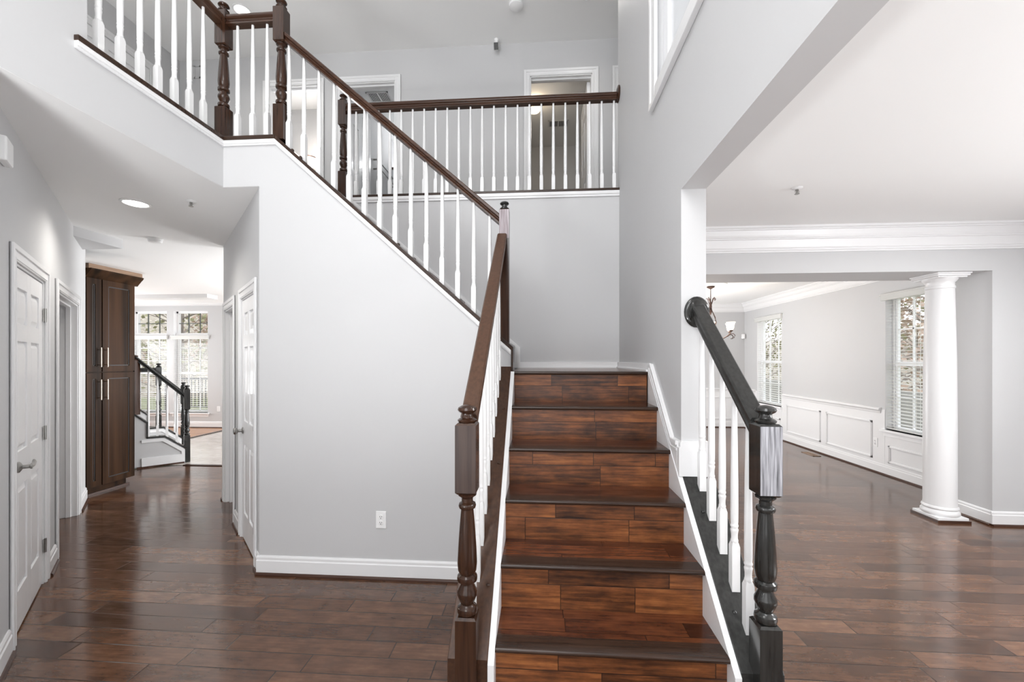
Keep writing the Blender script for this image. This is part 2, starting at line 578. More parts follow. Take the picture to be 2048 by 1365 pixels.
mb = MB().box(.068, .075, 1.5, 2.6, 3.25, 4.85)
mb.obj('pane', FOGGLASS, w)

# hall right wall (45 degrees) with door and cased opening
HR = (-2.0, 2.795)
RA = 3 * PI / 4          # local +x runs (-Q,+Q); local +y = (-Q,-Q) into the hall
mb = MB(frame_m(*HR, RA))
wall_strips(mb, 2.055, CL, -.12, [(.17, .80, 0, 2.045), (1.255, 1.93, 0, 2.045)])
struct('wall_hall_right', mb, WALL, 'angled grey wall at the right of the hall with two door openings', 'wall')
mb = MB()
mb.box(-3.455, .73, 4.25, 4.37, 0, CL)
struct('wall_kitchen', mb, WALL, 'grey wall at the inner end of the hall right wall', 'wall')
# hall left wall
HL = (-3.32, 2.51)
LA = 3 * PI / 4          # local +x along (-Q,+Q); wall body on +y side (-Q,-Q)
mb = MB(frame_m(*HL, LA))
wall_strips(mb, 2.28, CL, .12, [(-.72, .09, 0, 2.06), (.57, 1.70, 0, 2.06)], x0=-1.44)
struct('wall_hall_left', mb, WALL, 'angled grey wall at the left edge holding a six panel door', 'wall')
mb = MB(frame_m(*HL, LA))
mb.box(.2, 2.0, 1.2, 1.3, 0, CL).box(.1, .2, .12, 1.3, 0, CL).box(1.9, 2.0, .12, 1.3, 0, CL)
struct('wall_powder_room', mb, WALL, 'dim wall inside the cased opening of the left hall wall', 'wall')
mb = MB().prism([(-4.31, 3.50), (-4.31, 3.95), (-4.76, 3.95)], 'Z', 2.672, CL)
struct('trim_3', mb, WALL, 'small grey dropped soffit at the hall ceiling above the pantry cabinet', 'soffit')

# upper floor walls
mb = MB(frame_m(-4.95, 5.18, 0))
o = -4.95
wall_strips(mb, 8.0, CU, .12, [(-3.575 - o, -2.90 - o, UF, 5.125), (-2.59 - o, -1.875 - o, UF, 5.125), (-.13 - o, .645 - o, UF, 5.10), (.97 - o, 1.7 - o, UF, 5.1)], z0=UF)
struct('wall_back', mb, WALL, 'grey upper hall wall with doorways behind the railing', 'wall')
mb = MB().box(-4.95, -4.83, -2.3, 5.3, UF, CU)
struct('wall_upper_left', mb, WALL, 'grey wall with closet door seen through the left balcony balusters', 'wall')
mb = MB()
mb.box(-4.95, -4.85, 5.3, 7.9, UF, CU).box(-2.80, -2.70, 5.3, 7.9, UF, CU).box(-1.25, -1.15, 5.3, 7.9, UF, CU).box(1.6, 1.7, 5.3, 7.9, UF, CU)
mb.box(-4.95, 1.7, 7.75, 7.9, UF, CU).box(-4.85, -2.8, 6.32, 6.42, UF, CU)
struct('wall_upper_rooms', mb, WALL, 'grey walls inside the rooms beyond the upper doorways', 'wall')
mb = MB().box(3.0, 3.12, 3.8, 8, UF, CU).box(.85, 3.1, 3.78, 3.9, UF - .3, CU)
struct('wall_upper_right', mb, WALL, 'grey wall closing the upper hall beyond the stair corner', 'wall')

# living and dining shell
mb = MB().box(.85, 4.137, 4.06, 4.52, 2.345, CL)
mb.box(4.137, 4.70, 4.06, 4.52, 0, CL)
struct('wall_living', mb, WALL, 'grey header wall and pier between living and dining room beside the column', 'wall')
DX = 4.54
DW = [(4.87, 5.74, .60, 2.36), (8.07, 8.95, .62, 2.36)]
mb = MB(frame_m(DX, 4.52, PI / 2))   # local +x = +Y, local +y = -X ; thickness goes to +X
def dl(y):
    return y - 4.52
wall_strips(mb, 5.1, CL, -.16, [(dl(a), dl(b), c, d) for a, b, c, d in DW])
struct('wall_dining_right', mb, WALL, 'grey dining room wall with two blinded windows', 'wall')
mb = MB().box(.73, 4.7, 9.483, 9.6, 0, CL)
struct('wall_dining_far', mb, WALL, 'grey far dining room wall behind the chandelier', 'wall')
mb = MB()
mb.box(DX, DX + .16, -2.3, 4.06, 0, CL)
mb.box(-9.6, 4.7, -2.42, -2.3, 0, CU)
struct('wall_front', mb, WALL, 'front and side walls around the entrance', 'wall')
mb = MB()
mb.box(-9.6, -9.5, -2.3, 8.7, 0, CL)
struct('wall_family_left', mb, WALL, 'outer wall at the far left of the family room', 'wall')
FY = 8.62
FW = [(-8.19, -7.375, .33, 2.60), (-9.17, -8.345, .33, 2.60)]
mb = MB(frame_m(-9.5, FY, 0))
wall_strips(mb, 10.25, CL, .16, [(a + 9.5, b + 9.5, c, d) for a, b, c, d in FW])
struct('wall_family_far', mb, WALL, 'grey far wall with two tall windows at the end of the hall', 'wall')


# ------------------------------------------------------------------ mouldings
def base_profile(mb, x0, x1, h=.135, y=0, s=-1):
    """baseboard along local x on the face y=0 standing out to y = s*..."""
    mb.prism([(y, 0.018), (y + s * .016, .018), (y + s * .016, h - .035), (y + s * .011, h - .028), (y + s * .011, h - .012), (y + s * .005, h), (y, h)], 'X', x0, x1, 0)
    mb.prism([(y, 0), (y + s * .030, 0), (y + s * .029, .010), (y + s * .022, .018), (y + s * .016, .020), (y, .020)], 'X', x0, x1, 1)


mb = MB(frame_m(0, 2.79, 0))
base_profile(mb, -2.012, -.357)
struct('baseboard_facade', mb, [WHITE, SHOE], 'white baseboard with brown shoe below the facade wall', 'baseboard')
mb = MB(frame_m(*HR, RA))
base_profile(mb, -.012, .09, s=1)
base_profile(mb, .875, 1.17, s=1)
base_profile(mb, 2.01, 2.07, s=1)
struct('baseboard_hall_right', mb, [WHITE, SHOE], 'short white baseboard pieces on the angled right hall wall', 'baseboard')
mb = MB(frame_m(*HL, LA))
for a, b in ((-1.4, -.82), (.19, .47), (1.80, 2.28)):
    base_profile(mb, a, b, s=-1)
struct('baseboard_hall_left', mb, [WHITE, SHOE], 'short white baseboard pieces on the left hall wall', 'baseboard')
mb = MB(frame_m(4.137, 4.06, 0))
base_profile(mb, -.016, .41)
mb.m = frame_m(4.137, 4.06, PI / 2)
base_profile(mb, .001, .46, s=1)
struct('baseboard_living', mb, [WHITE, SHOE], 'white baseboard wrapping the grey pier beside the column', 'baseboard')
mb = MB(frame_m(DX, 4.52, PI / 2))
base_profile(mb, 0, 4.96, h=.14, s=1)
mb.m = frame_m(.85, 9.483, 0)
base_profile(mb, 0, 3.69, h=.14)
struct('baseboard_dining', mb, [WHITE, SHOE], 'white baseboard around the dining room', 'baseboard')
mb = MB(frame_m(-9.5, FY, 0))
base_profile(mb, 0, 10.2, h=.14)
struct('baseboard_family', mb, [WHITE, SHOE], 'white baseboard below the far tall windows', 'baseboard')
# landing baseboard
mb = MB()
mb.box(-.2, .705, 3.828, 3.843, 1.449, 1.503).box(.709, .725, 2.72, 3.83, 1.449, 1.503)
mb.box(-.2, .72, 3.815, 3.832, 1.449, 1.459).box(.695, .715, 2.76, 3.83, 1.449, 1.461)
struct('baseboard_landing', mb, [WHITE], 'low white baseboard around the stair landing', 'baseboard')
# jamb baseboard wrap (end of right wall)
mb = MB()
mb.prism([(.709, .93), (.866, .93), (.866, 1.075), (.860, 1.082), (.860, 1.100), (.854, 1.11), (.721, 1.11), (.715, 1.100), (.715, 1.082), (.709, 1.075)], 'Y', 2.158, 2.30)
struct('baseboard_jamb', mb, WHITE, 'white base moulding wrapping the wall end at the right stair railing', 'baseboard')

# crown mouldings
def crown(mb, x0, x1, s=-1, z=CL, h=.19, d=.125):
    p = [(0, z), (s * d, z), (s * d, z - .020), (s * (d - .016), z - .022), (s * (d - .016), z - .034), (s * (d - .028), z - .036), (s * d * .66, z - h * .36), (s * d * .58, z - h * .44),
         (s * d * .50, z - h * .44), (s * d * .50, z - h * .50), (s * d * .42, z - h * .51), (s * .034, z - h * .80), (s * .034, z - h * .84), (s * .022, z - h * .84), (s * .022, z - h * .92), (s * .012, z - h * .94), (s * .012, z - h), (0, z - h)]
    mb.prism(p, 'X', x0, x1)
mb = MB(frame_m(.85, 4.06, 0))
crown(mb, 0, 3.70, h=.222)
struct('trim_4', mb, WHITE, 'wide white crown moulding across the living room header', 'moulding')
mb = MB(frame_m(DX, 4.52, PI / 2))
crown(mb, 0, 4.96, s=1)
mb.m = frame_m(.85, 9.483, 0)
crown(mb, 0, 3.69)
struct('trim_5', mb, WHITE, 'white crown moulding around the dining room ceiling', 'moulding')
mb = MB(frame_m(-9.5, FY, 0))
crown(mb, 0, 6.5, h=.05, d=.06)
mb.m = Matrix.Identity(4)
mb.box(-8.9, -6.3, 7.35, 7.6, CL - .07, CL)
struct('trim_6', mb, WHITE, 'white ceiling trim and beam before the far tall windows', 'moulding')

# wainscot
def pframe(mb, x0, x1, z0, z1, s=1, w=.032, d=.016):
    for a, b, c, e in ((x0, x1, z0, z0 + w), (x0, x1, z1 - w, z1), (x0, x0 + w, z0, z1), (x1 - w, x1, z0, z1)):
        mb.box(a, b, 0, s * d, c, e)
        mb.box(a + .009, b - .009, 0, s * (d + .006), c + .009, e - .009)
mb = MB(frame_m(DX, 4.52, PI / 2))
Z1 = .86
wall_strips(mb, 4.96, Z1, .006, [(dl(a), dl(b), c, 9) for a, b, c, d in DW])
for a, b in ((0, dl(4.80)), (dl(5.80), dl(8.01)), (dl(9.01), 4.96)):
    mb.prism([(0, .80), (.014, .81), (.018, .835), (.036, .85), (.036, .872), (.020, .882), (0, .882)], 'X', a, b)
pframe(mb, dl(6.98), dl(7.90), .18, .69)
pframe(mb, dl(5.94), dl(6.85), .18, .69)
pframe(mb, dl(4.80), dl(5.68), .17, .40)
pframe(mb, dl(8.10), dl(8.90), .17, .40)
pframe(mb, dl(9.03), dl(9.40), .18, .69)
mb.m = frame_m(.85, 9.483, 0)
mb.box(0, 3.69, -.006, 0, 0, Z1)
mb.prism([(0, .80), (-.014, .81), (-.018, .835), (-.036, .85), (-.036, .872), (-.020, .882), (0, .882)], 'X', 0, 3.69)
for a in (.2, 1.35, 2.5):
    pframe(mb, a, a + 1.0, .18, .69, s=-1)
struct('trim_7', mb, WHITE, 'white wainscot panelling and chair rail around the dining room', 'wainscot', bevel=.002, seg=1)

# white trim below the facade cap + balcony side + hall curb
def band(mb, pts, h, ax, a, b):
    """pts (u,z) polyline of the top edge; vertical band of height h"""
    n = len(pts)
    for i in range(n - 1):
        p, q = pts[i], pts[i + 1]
        f0 = h[i] if isinstance(h, (list, tuple)) else h
        mb.prism([(p[0], p[1] - f0), (q[0], q[1] - f0), q, p], ax, a, b)
tp = [(-2.285, 3.090), (FX, 3.090), (-.2, 3.086 - .8904 * (-.2 - FX))]
mb = MB()
band(mb, tp, [.037, .036], 'Y', 2.775, 2.79)
band(mb, [(x, z + 0) for x, z in tp], .026, 'Y', 2.768, 2.776)
mb.box(-2.27, -2.255, 1.846, 2.785, 3.054, 3.090).box(-2.256, -2.248, 1.846, 2.785, 3.066, 3.090)
struct('trim_8', mb, WHITE, 'white moulding below the dark cap of the balcony and upper flight', 'moulding', bevel=.002, seg=1)
mb = MB()
mb.box(-1.9, .725, 3.828, 3.843, 3.035, 3.085).box(-1.9, .725, 3.820, 3.83, 3.055, 3.085)
struct('trim_9', mb, WHITE, 'white moulding below the dark edge of the upper hall', 'moulding', bevel=.002, seg=1)
# skirt seen behind the upper flight on the landing wall
mb = MB()
def zs(x):
    return 2.016 - .884 * (x + .616)
mb.prism([(-.19, 1.449), (-.19, 1.642), (-1.80, zs(-1.80)), (-1.80, zs(-1.80) - .25), (-.40, 1.55), (-.30, 1.449)], 'Y', 3.829, 3.843)
mb.prism([(-.19, 1.449), (-.19, 1.642), (-1.80, zs(-1.80)), (-1.80, zs(-1.80) - .03), (-.215, 1.63), (-.215, 1.449)], 'Y', 3.822, 3.830)
struct('trim_10', mb, WHITE, 'white skirt board climbing the landing wall behind the upper balusters', 'skirting')

# right wall skirt beside the lower flight
def zc(y):
    return .385 + .885 * (y - 1.55)
mb = MB()
mb.prism([(2.19, .96), (2.755, zc(2.755)), (2.755, 1.505), (2.70, 1.50), (2.276, 1.105), (2.19, 1.105)], 'X', .708, .725)
mb.prism([(2.19, 1.085), (2.28, 1.085), (2.71, 1.49), (2.755, 1.49), (2.755, 1.505), (2.70, 1.505), (2.276, 1.108), (2.19, 1.108)], 'X', .700, .709)
mb.prism([(2.19, 1.055), (2.29, 1.055), (2.73, 1.462), (2.745, 1.475), (2.735, 1.475), (2.285, 1.068), (2.19, 1.068)], 'X', .703, .709)
struct('trim_11', mb, WHITE, 'white moulding climbing the right wall beside the upper stair treads', 'skirting', bevel=.0015, seg=1)

# ------------------------------------------------------------------ doors
def casing(mb, w, h, s, cw=.085, d=.018):
    """door casing around opening 0..w x 0..h in local xz, standing to y = s*d"""
    for a, b, z0, z1 in ((-cw, 0, 0, h + cw), (w, w + cw, 0, h + cw), (0, w, h, h + cw)):
        mb.box(a, b, 0, s * d * .6, z0, z1)
    o = cw - .03
    mb.box(-cw, -o, 0, s * d, 0, h + cw).box(w + o, w + cw, 0, s * d, 0, h + cw).box(-o, w + o, 0, s * d, h + o, h + cw)
    mb.box(-.018, -.008, 0, s * d * .8, 0, h + .018).box(w + .008, w + .018, 0, s * d * .8, 0, h + .018).box(-.008, w + .008, 0, s * d * .8, h + .008, h + .018)


def panel_door(w, h, t=.038, both=True):
    """six panel door slab 0..w, y from 0 to t, with sunk and raised panels on faces"""
    mb = MB()
    sw = .11 if w > .6 else .085
    mw = .10 if w > .6 else .07
    rows = [(.24, .24 + .30 * h), (.24 + .30 * h + .21, h - .40 - .14), (h - .40, h - .12)]
    rows = [(.22, .80), (1.0, 1.62), (1.72, h - .11)]
    cols = [(sw, (w - mw) / 2), ((w + mw) / 2, w - sw)]
    d = .013
    mb.box(0, w, d, t - d, 0, h)
    for (y0, y1) in ((0, d), (t - d, t)):
        xs = [0, cols[0][0], cols[0][1], cols[1][0], cols[1][1], w]
        mb.box(0, xs[1], y0, y1, 0, h).box(xs[2], xs[3], y0, y1, 0, h).box(xs[4], w, y0, y1, 0, h)
        zz = [0, rows[0][0], rows[0][1], rows[1][0], rows[1][1], rows[2][0], rows[2][1], h]
        for (c0, c1) in cols:
            for k in (0, 2, 4, 6):
                mb.box(c0, c1, y0, y1, zz[k], zz[k + 1])
            for (r0, r1) in rows:
                e = .035
                yo, yi = (y0 + .002, d) if y0 == 0 else (y1 - .002, t - d)
                vs = [(c0 + .004, yi, r0 + .004), (c1 - .004, yi, r0 + .004), (c1 - .004, yi, r1 - .004), (c0 + .004, yi, r1 - .004),
                      (c0 + e, yo, r0 + e), (c1 - e, yo, r0 + e), (c1 - e, yo, r1 - e), (c0 + e, yo, r1 - e)]
                mb.add(vs, [(0, 1, 5, 4), (1, 2, 6, 5), (2, 3, 7, 6), (3, 0, 4, 7), (4, 5, 6, 7)])
    return mb


def hinge(parent, x, y, z, s=1):
    mb = MB().box(x - .018, x + .018, y - .003, y + .003, z - .045, z + .045)
    mb.lathe([(.007, -.047), (.007, .047)], x, y + s * .006, z, 10)
    return mb.obj('hinge', NICKEL, parent)


# door_1: left hall six panel door
d1 = thing('door_1', 'white six panel door with lever handle at the left edge', 'door', (HL[0], HL[1], 0), LA, kind='structure')
mb = MB(Matrix.Translation((-.72, 0, 0)))
casing(mb, .81, 2.06, -1)
mb.box(0, .014, 0, .12, 0, 2.06).box(.796, .81, 0, .12, 0, 2.06).box(0, .81, 0, .12, 2.046, 2.06)
mb.obj('casing', WHITE, d1, bevel=.002, seg=1)
mb = panel_door(.776, 2.03)
lf = mb.obj('door_leaf', DOORW, d1, bevel=.0015, seg=1)
lf.location = (-.703, .006, .012)
for z in (.26, 1.03, 1.83):
    hinge(d1, .083, 0, z, -1)
mb = MB(Matrix.Translation((-.635, 0, .935)))
mb.lathe([(.030, 0), (.030, .008), (.022, .014), (.011, .020), (.011, .045), (.016, .05), (.016, .055), (0.002, .058)], 0, 0, 0, 20, rot=Matrix.Rotation(PI / 2, 4, 'X'))
mb.tube([(0, -.048, 0), (.03, -.052, 0), (.07, -.050, 0), (.105, -.046, .004), (.125, -.042, .012)], [.011, .010, .009, .010, .006], 10)
mb.obj('lever_handle', NICKEL, d1, smooth=True)

# door_2: cased opening with a door swung in, left hall wall
d2 = thing('door_2', 'white cased opening with an inward swung door on the left hall wall', 'doorway', (HL[0], HL[1], 0), LA, kind='structure')
mb = MB(Matrix.Translation((.57, 0, 0)))
casing(mb, 1.13, 2.06, -1)
mb.box(0, .016, 0, .12, 0, 2.06).box(1.114, 1.13, 0, .12, 0, 2.06).box(0, 1.13, 0, .12, 2.044, 2.06)
mb.box(1.10, 1.114, .045, .08, 0, 2.044).box(0, 1.13, .045, .08, 2.03, 2.046)
mb.obj('casing', WHITE, d2, bevel=.002, seg=1)
mb = panel_door(.80, 2.02)
lf = mb.obj('door_leaf', DOORW, d2)
lf.location = (.592, .125, .012)
lf.rotation_euler = (0, 0, PI / 2 + .03)
mb = MB().box(.586, .589, .085, .118, .98, 1.07)
mb.obj('hinge', NICKEL, d2)

# door_3: right hall closet door
d3 = thing('door_3', 'narrow white six panel door with round knob on the angled right hall wall', 'door', (HR[0], HR[1], 0), RA, kind='structure')
mb = MB(Matrix.Translation((.17, 0, 0)))
casing(mb, .63, 2.045, 1)
mb.box(0, .012, -.12, 0, 0, 2.045).box(.618, .63, -.12, 0, 0, 2.045).box(0, .63, -.12, 0, 2.033, 2.045)
mb.obj('casing', WHITE, d3, bevel=.002, seg=1)
mb = panel_door(.600, 2.015)
lf = mb.obj('door_leaf', DOORW, d3, bevel=.0015, seg=1)
lf.location = (.185, -.041, .012)
for z in (.27, 1.04, 1.83):
    hinge(d3, .183, 0, z, 1)
mb = MB(Matrix.Translation((.735, 0, .925)))
mb.lathe([(.028, 0), (.028, .006), (.012, .012), (.012, .035), (.026, .045), (.030, .056), (.024, .068), (.003, .072)], 0, 0, 0, 20, rot=Matrix.Rotation(-PI / 2, 4, 'X'))
mb.obj('door_knob', NICKEL, d3, smooth=True)
# door_4: second cased opening on right hall wall
d4 = thing('door_4', 'white cased doorway farther along the angled right hall wall', 'doorway', (HR[0], HR[1], 0), RA, kind='structure')
mb = MB(Matrix.Translation((1.255, 0, 0)))
casing(mb, .675, 2.045, 1, cw=.08)
mb.box(0, .014, -.12, 0, 0, 2.045).box(.661, .675, -.12, 0, 0, 2.045).box(0, .675, -.12, 0, 2.031, 2.045)
mb.box(.62, .661, -.075, -.035, 0, 2.03)
mb.obj('casing', WHITE, d4, bevel=.002, seg=1)
mb = panel_door(.64, 2.015)
lf = mb.obj('door_leaf', DOORW, d4)
lf.location = (1.272, -.10, .012)
# upper doorways
def updoor(n, x0, x1, h, label, leaf, ang=0):
    t = thing('door_%d' % n, label, 'doorway', (x0, 5.18, UF), 0, kind='structure')
    mb = MB()
    w = x1 - x0
    casing(mb, w, h, -1, cw=.078)
    mb.box(0, .012, 0, .12, 0, h).box(w - .012, w, 0, .12, 0, h).box(0, w, 0, .12, h - .012, h)
    mb.box(0, w, .04, .075, h - .03, h - .01)
    mb.obj('casing', WHITE, t, bevel=.002, seg=1)
    if leaf:
        mb = panel_door(w - .03, h - .03)
        lf = mb.obj('door_leaf', DOORW, t)
        if leaf == 'R':
            lf.location = (w - .014, .125, .01)
            lf.rotation_euler = (0, 0, PI / 2 + ang)
        else:
            lf.location = (.05, .125, .01)
            lf.rotation_euler = (0, 0, PI / 2 - ang)
    return t
updoor(5, -3.575, -2.90, 2.02, 'white cased doorway to the bright bathroom behind the upper newel post', None)
updoor(6, -2.59, -1.875, 2.02, 'white cased doorway with a vent and towel bars inside, half behind the sloped handrail', 'L', .0)
updoor(7, -.13, .645, 1.995, 'white cased doorway with the glowing ceiling globe inside', 'R', -.0)
updoor(8, .97, 1.7, 1.995, 'white door casing edge at the far right of the upper hall', 'L', PI / 2 - .02)
# closet doors on upper left wall (facing +X)
d9 = thing('door_9', 'pair of white closet doors seen through the left balcony balusters', 'door', (-4.83, 2.6, UF), PI / 2, kind='structure')
mb = MB()
casing(mb, 2.15, 2.02, -1, cw=.08)
mb.obj('casing', WHITE, d9, bevel=.002, seg=1)
for x in (0.01, 1.08):
    mb = panel_door(1.06, 1.99, t=.03)
    lf = mb.obj('door_leaf', DOORW, d9)
    lf.location = (x, -.012, .01)

# ------------------------------------------------------------------ windows + blinds
def window(n, label, M, w, z0, z1, rail, cols=3, transom=None, dark=False):
    """opening 0..w, wall face y=0, outside at +y; frame sits at y .09-.14"""
    t = bpy.data.objects.new('window_%d' % n, None)
    COL.objects.link(t)
    t.matrix_world = M
    tag(t, label, 'window', kind='structure')
    mb = MB()
    f = .045
    top = transom if transom else z1
    for a, b, c, d in ((0, f, z0, z1), (w - f, w, z0, z1), (0, w, z0, z0 + f), (0, w, z1 - f, z1)):
        mb.box(a, b, .08, .15, c, d)
    if transom:
        mb.box(0, w, .06, .15, transom - .03, transom + .05)
    mb.box(-.04, w + .04, -.05, .08, z0 - .025, z0)      # stool
    mb.box(-.02, w + .02, -.012, 0, z0 - .085, z0 - .025)  # apron
    mb.box(f, w - f, .085, .13, rail - .03, rail + .03)
    mb.box(.0, .004, .0, .09, z0, z1).box(w - .004, w, 0, .09, z0, z1).box(0, w, 0, .09, z1 - .004, z1)
    for x in (f, w - f - .03):
        mb.box(x, x + .03, .09, .13, z0, top)
    mb.obj('window_frame', FRAMEW, t, bevel=.003, seg=1)
    mb = MB()
    zt = [z0 + f, rail - .03, rail + .03, top - f]
    for k in range(1, cols):
        x = w * k / cols
        mb.box(x - .009, x + .009, .10, .118, z0 + f, top - .03)
    mb.box(f, w - f, .10, .118, (rail + z0) / 2 - .009, (rail + z0) / 2 + .009)
    for q in ((1, 2) if transom else (1,)):
        zz = rail + (top - rail) * q / (3 if transom else 2)
        mb.box(f, w - f, .10, .118, zz - .009, zz + .009)
    mb.obj('window_grille', FRAMEW, t)
    if transom:
        mb = MB()
        for k in range(1, cols):
            x = w * k / cols
            mb.box(x - .008, x + .008, .10, .118, transom + .05, z1 - f)
        zz = (transom + z1) / 2
        mb.box(f, w - f, .10, .118, zz - .008, zz + .008)
        mb.obj('transom_grille', MUNT, t)
    mb = MB().box(f, w - f, .108, .112, z0 + f, z1 - f)
    mb.obj('pane', GLASS, t)
    return t


def blind(label, M, w, z0, z1, group, sp=.043, tilt=.10):
    t = bpy.data.objects.new('window_blind', None)
    COL.objects.link(t)
    t.matrix_world = M
    tag(t, label, 'blind', group)
    mb = MB()
    mb.box(-.03, w + .03, -.045, .0, z1 - .085, z1 - .01)
    mb.box(-.035, w + .035, -.052, .0, z1 - .02, z1)
    mb.box(-.03, -.022, -.045, .02, z1 - .085, z1)
    mb.obj('valance', BLIND, t, bevel=.004)
    mb = MB()
    z = z0 + .04
    dy = .023
    while z < z1 - .08:
        dz = dy * math.sin(tilt)
        x0, x1 = .008, w - .008
        mb.add([(x0, .035 - dy, z - dz), (x1, .035 - dy, z - dz), (x1, .035 + dy, z + dz), (x0, .035 + dy, z + dz),
                (x0, .035 - dy, z - dz + .003), (x1, .035 - dy, z - dz + .003), (x1, .035 + dy, z + dz + .003), (x0, .035 + dy, z + dz + .003)],
               [(0, 3, 2, 1), (4, 5, 6, 7), (0, 1, 5, 4), (1, 2, 6, 5), (2, 3, 7, 6), (3, 0, 4, 7)])
        z += sp
    mb.obj('slats', BLIND, t)
    mb = MB().box(.006, w - .006, .012, .058, z0 + .004, z0 + .022)
    mb.obj('bottom_rail', BLIND, t, bevel=.003, seg=1)
    mb = MB()
    for x in (.12, w / 2, w - .12):
        mb.box(x - .002, x + .002, .010, .012, z0 + .02, z1 - .08)
        mb.box(x - .002, x + .002, .058, .060, z0 + .02, z1 - .08)
    mb.obj('ladder_cords', BLIND, t)
    return t


# dining windows: local x = -Y direction? use frame with local +y = +X (outside)
def dm(y_right):   # origin at smaller Y ... local +x = -Y so that +y = +X
    return frame_m(DX, y_right, -PI / 2)
for n, (a, b, c, d) in ((2, DW[0]), (3, DW[1])):
    Mx = dm(b)
    window(n, ('double hung window with open blinds behind the white column' if n == 2 else 'narrower looking farther window on the dining wall near the corner'), Mx, b - a, c, d, 1.47)
blind('white slatted blind in the near dining window, partly behind the column', dm(DW[0][1]), .87, .61, 2.385, 'open white blinds')
blind('white slatted blind in the farther dining window near the corner', dm(DW[1][1]), .88, .63, 2.385, 'open white blinds')
for n, (a, b, c, d), lab in ((4, FW[0], 'tall window with six pane transom, nearest the hall corner'), (5, FW[1], 'tall window with six pane transom, partly behind the pantry cabinet')):
    window(n, lab, frame_m(a, FY, 0), b - a, c, d, 1.21, 3, 2.06)
blind('white slatted blind in the tall window nearest the hall corner', frame_m(FW[0][0], FY, 0), .815, .34, 2.05, 'open white blinds')
blind('white slatted blind in the tall window beside the pantry cabinet', frame_m(FW[1][0], FY, 0), .825, .34, 2.05, 'open white blinds')

# ------------------------------------------------------------------ lower staircase
st = thing('staircase', 'walnut board staircase rising from the foyer to the landing', 'staircase', (.265, 1.34, 0))
O = Matrix.Translation((-.265, -1.34, 0))
XL, XR = -.176, .705
def ynose(k):       # k=1..7 tread number
    return 1.341 + RUN * (k - 1)
for k in range(1, 8):
    z = R_ * k
    y = ynose(k)
    depth = RUN + .03 if k < 7 else 1.12
    if k < 7:
        mb = MB(O).box(XL, XR, y + .085, y + depth, z - .022, z)
    else:
        mb = MB(O).box(-.2, .71, y + .085, 3.83, z - .028, z)
    tr = mb.obj('tread', TREAD, st)
    mb = MB(O)
    r = .011
    prof = [(y + r - r * math.cos(a), z - r + r * math.sin(a)) for a in [PI * (.5 - i / 8) for i in range(9)]]
    prof = [(y + .085, z - 2 * r), (y + .085, z)] + [(y + r - r * math.cos(a), z - r + r * math.sin(a)) for a in [PI / 2 - PI * i / 8 for i in range(9)]]
    mb.prism(prof, 'X', XL - (.02 if k == 7 else 0), XR + .0)
    mb.obj('nosing', NOSE, tr, smooth=True)
    mb = MB(O).box(XL, XR, y + .03, y + .045, z - R_, z - .022)
    mb.obj('riser', RISER, st)
# skirts (inner stringers)
for (xa, xb, lab) in ((-.2, -.176, 'left'), (.705, .729, 'right')):
    mb = MB(O)
    yt = 2.755 if lab == 'left' else 2.755
    mb.prism([(1.54, 0), (1.54, zc(1.54) - .003), (yt, zc(yt) - .003), (yt, 1.2), (2.755, .9), (2.755, 0)], 'X', xa, xb)
    mb.obj('skirt_board', WHITE, st)
# carriage below (closes the underside)
mb = MB(O)
mb.prism([(1.45, 0), (2.78, 0), (2.78, 1.20), (1.45, .05)], 'X', -.17, .70)
mb.obj('carriage', WALL, st)
# outer stringer walls below the caps
mb = MB(O)
mb.prism([(1.56, 0), (1.56, zc(1.56) - .03), (2.788, zc(2.788) - .03), (2.788, 0)], 'X', -.35, -.202)
mb.obj('curb_wall', WALL, st)
mb = MB(O)
mb.prism([(1.56, 0), (1.56, zc(1.56) - .03), (2.15, zc(2.15) - .03), (2.15, 0)], 'X', .731, .878)
mb.obj('curb_wall', WALL, st)

# upper flight steps (behind the facade wall)
us = thing('upper_stair_flight', 'upper stair flight climbing left behind the sloped facade wall', 'staircase', (-1.0, 3.38, 1.449))
O2 = Matrix.Translation((1.0, -3.38, -1.449))
for k in range(1, 8):
    z = 1.449 + R_ * k
    x = -.26 - RUN * (k - 1)
    tr = MB(O2).box(x + .02, x - RUN - .01, 2.915, 3.825, z - .028, z).obj('tread', TREAD, us)
    MB(O2).box(x - .02, x - .035, 2.915, 3.825, z - R_, z - .028).obj('riser', RISER, us)
MB(O2).prism([(-.30, 1.449), (-1.90, 2.86), (-1.90, 2.75), (-.30, 1.32)], 'Y', 2.93, 3.82).obj('carriage', WALL, us)
MB(O2).box(-1.92, -1.905, 2.915, 3.83, 2.9, UF).obj('riser', RISER, us)

# ------------------------------------------------------------------ railings
RAILP = [(-.029, -.036), (-.029, -.024), (-.024, -.019), (-.020, -.008), (-.022, .000), (-.030, .004), (-.033, .008), (-.033, .026), (-.026, .0345), (.026, .0345), (.033, .026), (.033, .008), (.030, .004), (.022, .000), (.020, -.008), (.024, -.019), (.029, -.024), (.029, -.036)]


